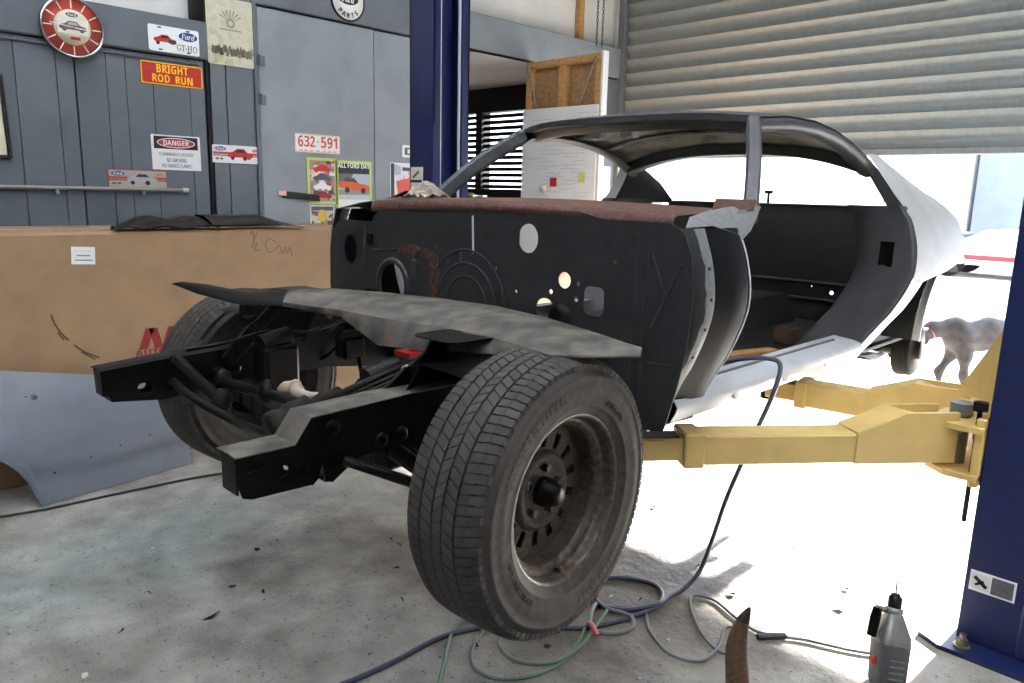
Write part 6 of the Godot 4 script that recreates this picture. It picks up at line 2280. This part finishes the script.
# rounded-box loft: rings of (height, half u, half w)
func loft_box(s: SurfaceTool, o: Vector3, d: Vector3, u: Vector3, w: Vector3, prof: Array) -> void:
	var rings := []
	for p in prof:
		var ring := []
		for q in rrect2(Vector2.ZERO, p[1] * 2.0, p[2] * 2.0, minf(p[1], p[2]) * 0.45, 3):
			ring.append(o + d * p[0] + u * q.x + w * q.y)
		rings.append(ring)
	s.set_smooth_group(0)
	var n: int = rings[0].size()
	for i in rings.size() - 1:
		for k in n:
			var k2 := (k + 1) % n
			quad(s, rings[i][k], rings[i][k2], rings[i + 1][k2], rings[i + 1][k])
	s.set_smooth_group(-1)
	for e in [0, rings.size() - 1]:
		for k in range(1, n - 1):
			otri(s, o + d * (prof[0][0] + prof[-1][0]) * 0.5, rings[e][0], rings[e][k], rings[e][k + 1])

# ------------------------------------------------------------------ dogs
func smin(a: float, b: float, k: float) -> float:
	var h := clampf(0.5 + 0.5 * (b - a) / k, 0.0, 1.0)
	return lerpf(b, a, h) - k * h * (1.0 - h)

# bones: [a, ra, b, rb]; returns a surface-net mesh in the bones' own coordinates
func body_mesh(bones: Array, cell: float, blend: float) -> SurfaceTool:
	var lo := Vector3(1e9, 1e9, 1e9)
	var hi := -lo
	for b in bones:
		for e in [[b[0], b[1]], [b[2], b[3]]]:
			lo = lo.min(e[0] - Vector3.ONE * (e[1] + 3 * cell))
			hi = hi.max(e[0] + Vector3.ONE * (e[1] + 3 * cell))
	var nx := int((hi.x - lo.x) / cell) + 2
	var ny := int((hi.y - lo.y) / cell) + 2
	var nz := int((hi.z - lo.z) / cell) + 2
	var f := PackedFloat32Array()
	f.resize(nx * ny * nz)
	f.fill(1.0)
	for b in bones:
		var pa: Vector3 = b[0]
		var pb: Vector3 = b[2]
		var ra: float = b[1]
		var rb: float = b[3]
		var pad := maxf(ra, rb) + blend + 2 * cell
		var l := ((pa.min(pb) - Vector3.ONE * pad - lo) / cell).floor().max(Vector3.ZERO)
		var h := ((pa.max(pb) + Vector3.ONE * pad - lo) / cell).ceil().min(Vector3(nx - 1, ny - 1, nz - 1))
		var ab := pb - pa
		var ll := maxf(ab.length_squared(), 1e-9)
		for i in range(int(l.x), int(h.x) + 1):
			for j in range(int(l.y), int(h.y) + 1):
				for k in range(int(l.z), int(h.z) + 1):
					var p := lo + Vector3(i, j, k) * cell
					var t := clampf((p - pa).dot(ab) / ll, 0.0, 1.0)
					var d := (p - pa - ab * t).length() - lerpf(ra, rb, t)
					var id := (i * ny + j) * nz + k
					f[id] = smin(f[id], d, blend) if f[id] < 0.9 else d
	var at := {}
	var verts := PackedVector3Array()
	var off := [0, nz * ny, nz, nz * ny + nz, 1, nz * ny + 1, nz + 1, nz * ny + nz + 1]
	for i in nx - 1:
		for j in ny - 1:
			for k in nz - 1:
				var id := (i * ny + j) * nz + k
				var m := 0
				for c in 8:
					if f[id + off[c]] < 0.0:
						m |= 1 << c
				if m == 0 or m == 255:
					continue
				var sum := Vector3.ZERO
				var cnt := 0
				for e in [[0, 1], [2, 3], [4, 5], [6, 7], [0, 2], [1, 3], [4, 6], [5, 7], [0, 4], [1, 5], [2, 6], [3, 7]]:
					var a: float = f[id + off[e[0]]]
					var b: float = f[id + off[e[1]]]
					if (a < 0.0) != (b < 0.0):
						var t := a / (a - b)
						var va := Vector3(e[0] & 1, (e[0] >> 1) & 1, (e[0] >> 2) & 1)
						var vb := Vector3(e[1] & 1, (e[1] >> 1) & 1, (e[1] >> 2) & 1)
						sum += va.lerp(vb, t)
						cnt += 1
				at[id] = verts.size()
				verts.append(lo + (Vector3(i, j, k) + sum / cnt) * cell)
	var s := st()
	s.set_smooth_group(0)
	var axis := [nz * ny, nz, 1]
	for id in at:
		for a in 3:
			var b: int = axis[(a + 1) % 3]
			var c: int = axis[(a + 2) % 3]
			var f0: float = f[id]
			var f1: float = f[id + axis[a]]
			if (f0 < 0.0) == (f1 < 0.0):
				continue
			if not (at.has(id - b) and at.has(id - c) and at.has(id - b - c)):
				continue
			var q := [verts[at[id]], verts[at[id - b]], verts[at[id - b - c]], verts[at[id - c]]]
			if f0 < 0.0:
				quad(s, q[0], q[3], q[2], q[1])
			else:
				quad(s, q[0], q[1], q[2], q[3])
	return s

func build_dogs() -> void:
	# lean grey dog at the doorway, head lowered; local +x is forward
	var t := thing("dog", "lean grey dog with a pink collar, head lowered, at the open doorway", "dog", Vector3(6.5, 0, -1.36))
	t.rotation.y = deg_to_rad(136)
	var bones := [
		[Vector3(0.22, 0.5, 0), 0.115, Vector3(0.0, 0.53, 0), 0.105],
		[Vector3(0.0, 0.53, 0), 0.105, Vector3(-0.22, 0.57, 0), 0.08],
		[Vector3(0.2, 0.45, 0), 0.1, Vector3(0.05, 0.46, 0), 0.095],
		[Vector3(-0.22, 0.57, 0), 0.08, Vector3(-0.36, 0.55, 0), 0.09],
		[Vector3(0.26, 0.55, 0), 0.085, Vector3(0.42, 0.53, 0), 0.058],
		[Vector3(0.42, 0.53, 0), 0.055, Vector3(0.53, 0.46, 0), 0.05],
		[Vector3(0.53, 0.46, 0), 0.055, Vector3(0.6, 0.42, 0), 0.045],
		[Vector3(0.6, 0.42, 0), 0.04, Vector3(0.7, 0.355, 0), 0.024]]
	for z in [-1.0, 1.0]:
		var f: float = 0.05 * z
		bones.append_array([
			[Vector3(0.22, 0.48, 0.06 * z), 0.07, Vector3(0.2, 0.34, 0.075 * z), 0.045],
			[Vector3(0.2, 0.34, 0.075 * z), 0.04, Vector3(0.24 + f, 0.19, 0.075 * z), 0.024],
			[Vector3(0.24 + f, 0.19, 0.075 * z), 0.024, Vector3(0.22 + f, 0.04, 0.075 * z), 0.018],
			[Vector3(0.22 + f, 0.03, 0.075 * z), 0.022, Vector3(0.27 + f, 0.018, 0.075 * z), 0.017],
			[Vector3(-0.33, 0.52, 0.05 * z), 0.085, Vector3(-0.25 - f, 0.34, 0.075 * z), 0.05],
			[Vector3(-0.25 - f, 0.34, 0.075 * z), 0.042, Vector3(-0.42 - f, 0.2, 0.075 * z), 0.022],
			[Vector3(-0.42 - f, 0.2, 0.075 * z), 0.022, Vector3(-0.4 - f, 0.04, 0.075 * z), 0.018],
			[Vector3(-0.4 - f, 0.03, 0.075 * z), 0.022, Vector3(-0.35 - f, 0.018, 0.075 * z), 0.017],
			[Vector3(0.53, 0.49, 0.035 * z), 0.022, Vector3(0.5, 0.44, 0.065 * z), 0.01]])
	bones.append_array([[Vector3(-0.42, 0.56, 0), 0.026, Vector3(-0.52, 0.44, 0), 0.016], [Vector3(-0.52, 0.44, 0), 0.016, Vector3(-0.56, 0.3, 0), 0.009]])
	t.add_child(node_of("body", mesh_of(body_mesh(bones, 0.0125, 0.05)), M.fur_grey), true)
	var s := st()
	lathe(s, Vector3(0.44, 0.515, 0), Vector3(0.85, -0.5, 0), [Vector2(0.06, -0.02), Vector2(0.065, -0.018), Vector2(0.063, 0.018), Vector2(0.057, 0.02)], 24)
	t.add_child(node_of("collar", mesh_of(s), M.pink), true)
	s = st()
	lathe(s, Vector3(0.715, 0.348, 0), Vector3(0.8, -0.5, 0), [Vector2(0.016, -0.008), Vector2(0.017, 0.004), Vector2(0.008, 0.012), Vector2(0, 0.013)], 14)
	t.add_child(node_of("nose", mesh_of(s), M.black_satin), true)
	for z in [-1.0, 1.0]:
		s = st()
		lathe(s, Vector3(0.59, 0.447, 0.036 * z), Vector3(0.4, 0.3, z), [Vector2(0.009, 0.0), Vector2(0.007, 0.006), Vector2(0, 0.008)], 12)
		t.add_child(node_of("eye", mesh_of(s), M.black_gloss), true)
	# brown dog just under the frame: its raised tail stands in the foreground
	t = thing("dog", "brown dog in the foreground, of which the raised dark-tipped tail shows", "dog", Vector3(1.0, 0, -0.453))
	t.rotation.y = deg_to_rad(205.5)
	bones = [
		[Vector3(0.16, 0.3, 0), 0.085, Vector3(-0.12, 0.31, 0), 0.075],
		[Vector3(0.16, 0.27, 0), 0.08, Vector3(0.0, 0.27, 0), 0.075],
		[Vector3(-0.12, 0.31, 0), 0.075, Vector3(-0.22, 0.3, 0), 0.068],
		[Vector3(0.2, 0.33, 0), 0.065, Vector3(0.3, 0.38, 0), 0.055],
		[Vector3(0.3, 0.38, 0), 0.06, Vector3(0.34, 0.39, 0), 0.055],
		[Vector3(0.34, 0.38, 0), 0.042, Vector3(0.43, 0.35, 0), 0.024]]
	for z in [-1.0, 1.0]:
		bones.append_array([
			[Vector3(0.17, 0.28, 0.045 * z), 0.05, Vector3(0.16, 0.17, 0.055 * z), 0.032],
			[Vector3(0.16, 0.17, 0.055 * z), 0.03, Vector3(0.17, 0.03, 0.055 * z), 0.02],
			[Vector3(0.17, 0.022, 0.055 * z), 0.021, Vector3(0.21, 0.016, 0.055 * z), 0.016],
			[Vector3(-0.2, 0.28, 0.04 * z), 0.06, Vector3(-0.15, 0.18, 0.055 * z), 0.038],
			[Vector3(-0.15, 0.18, 0.055 * z), 0.032, Vector3(-0.25, 0.11, 0.055 * z), 0.02],
			[Vector3(-0.25, 0.11, 0.055 * z), 0.019, Vector3(-0.24, 0.03, 0.055 * z), 0.018],
			[Vector3(-0.24, 0.022, 0.055 * z), 0.02, Vector3(-0.2, 0.016, 0.055 * z), 0.016],
			[Vector3(0.3, 0.42, 0.035 * z), 0.02, Vector3(0.29, 0.46, 0.05 * z), 0.008]])
	t.add_child(node_of("body", mesh_of(body_mesh(bones, 0.0125, 0.04)), M.fur_brown), true)
	var g := t.global_transform if t.is_inside_tree() else t.transform
	var inv := g.affine_inverse()
	var tail := [Vector3(1.225, 0.33, -0.56), Vector3(1.285, 0.42, -0.598), Vector3(1.3, 0.49, -0.615), Vector3(1.3, 0.565, -0.624), Vector3(1.3, 0.62, -0.617), Vector3(1.305, 0.66, -0.606)]
	var loc := []
	for p in smooth_path(tail, 5):
		loc.append(inv * p)
	var rad := []
	for i in loc.size():
		rad.append(lerp_table([[0.0, 0.022], [0.35, 0.024], [0.6, 0.021], [0.85, 0.012], [1.0, 0.002]], float(i) / (loc.size() - 1)))
	s = st()
	var cut := int(loc.size() * 0.84)
	tube(s, loc.slice(0, cut + 1), rad.slice(0, cut + 1), 14)
	t.add_child(node_of("tail", mesh_of(s), M.fur_brown), true)
	s = st()
	tube(s, loc.slice(cut), rad.slice(cut), 14)
	t.add_child(node_of("tail_tip", mesh_of(s), M.fur_tip), true)
	for z in [-1.0, 1.0]:
		s = st()
		lathe(s, Vector3(0.38, 0.4, 0.035 * z), Vector3(0.5, 0.3, z), [Vector2(0.008, 0.0), Vector2(0.006, 0.006), Vector2(0, 0.008)], 12)
		t.add_child(node_of("eye", mesh_of(s), M.black_gloss), true)
	s = st()
	lathe(s, Vector3(0.45, 0.35, 0), Vector3(1, -0.1, 0), [Vector2(0.014, -0.008), Vector2(0.015, 0.004), Vector2(0.007, 0.011), Vector2(0, 0.012)], 14)
	t.add_child(node_of("nose", mesh_of(s), M.black_satin), true)
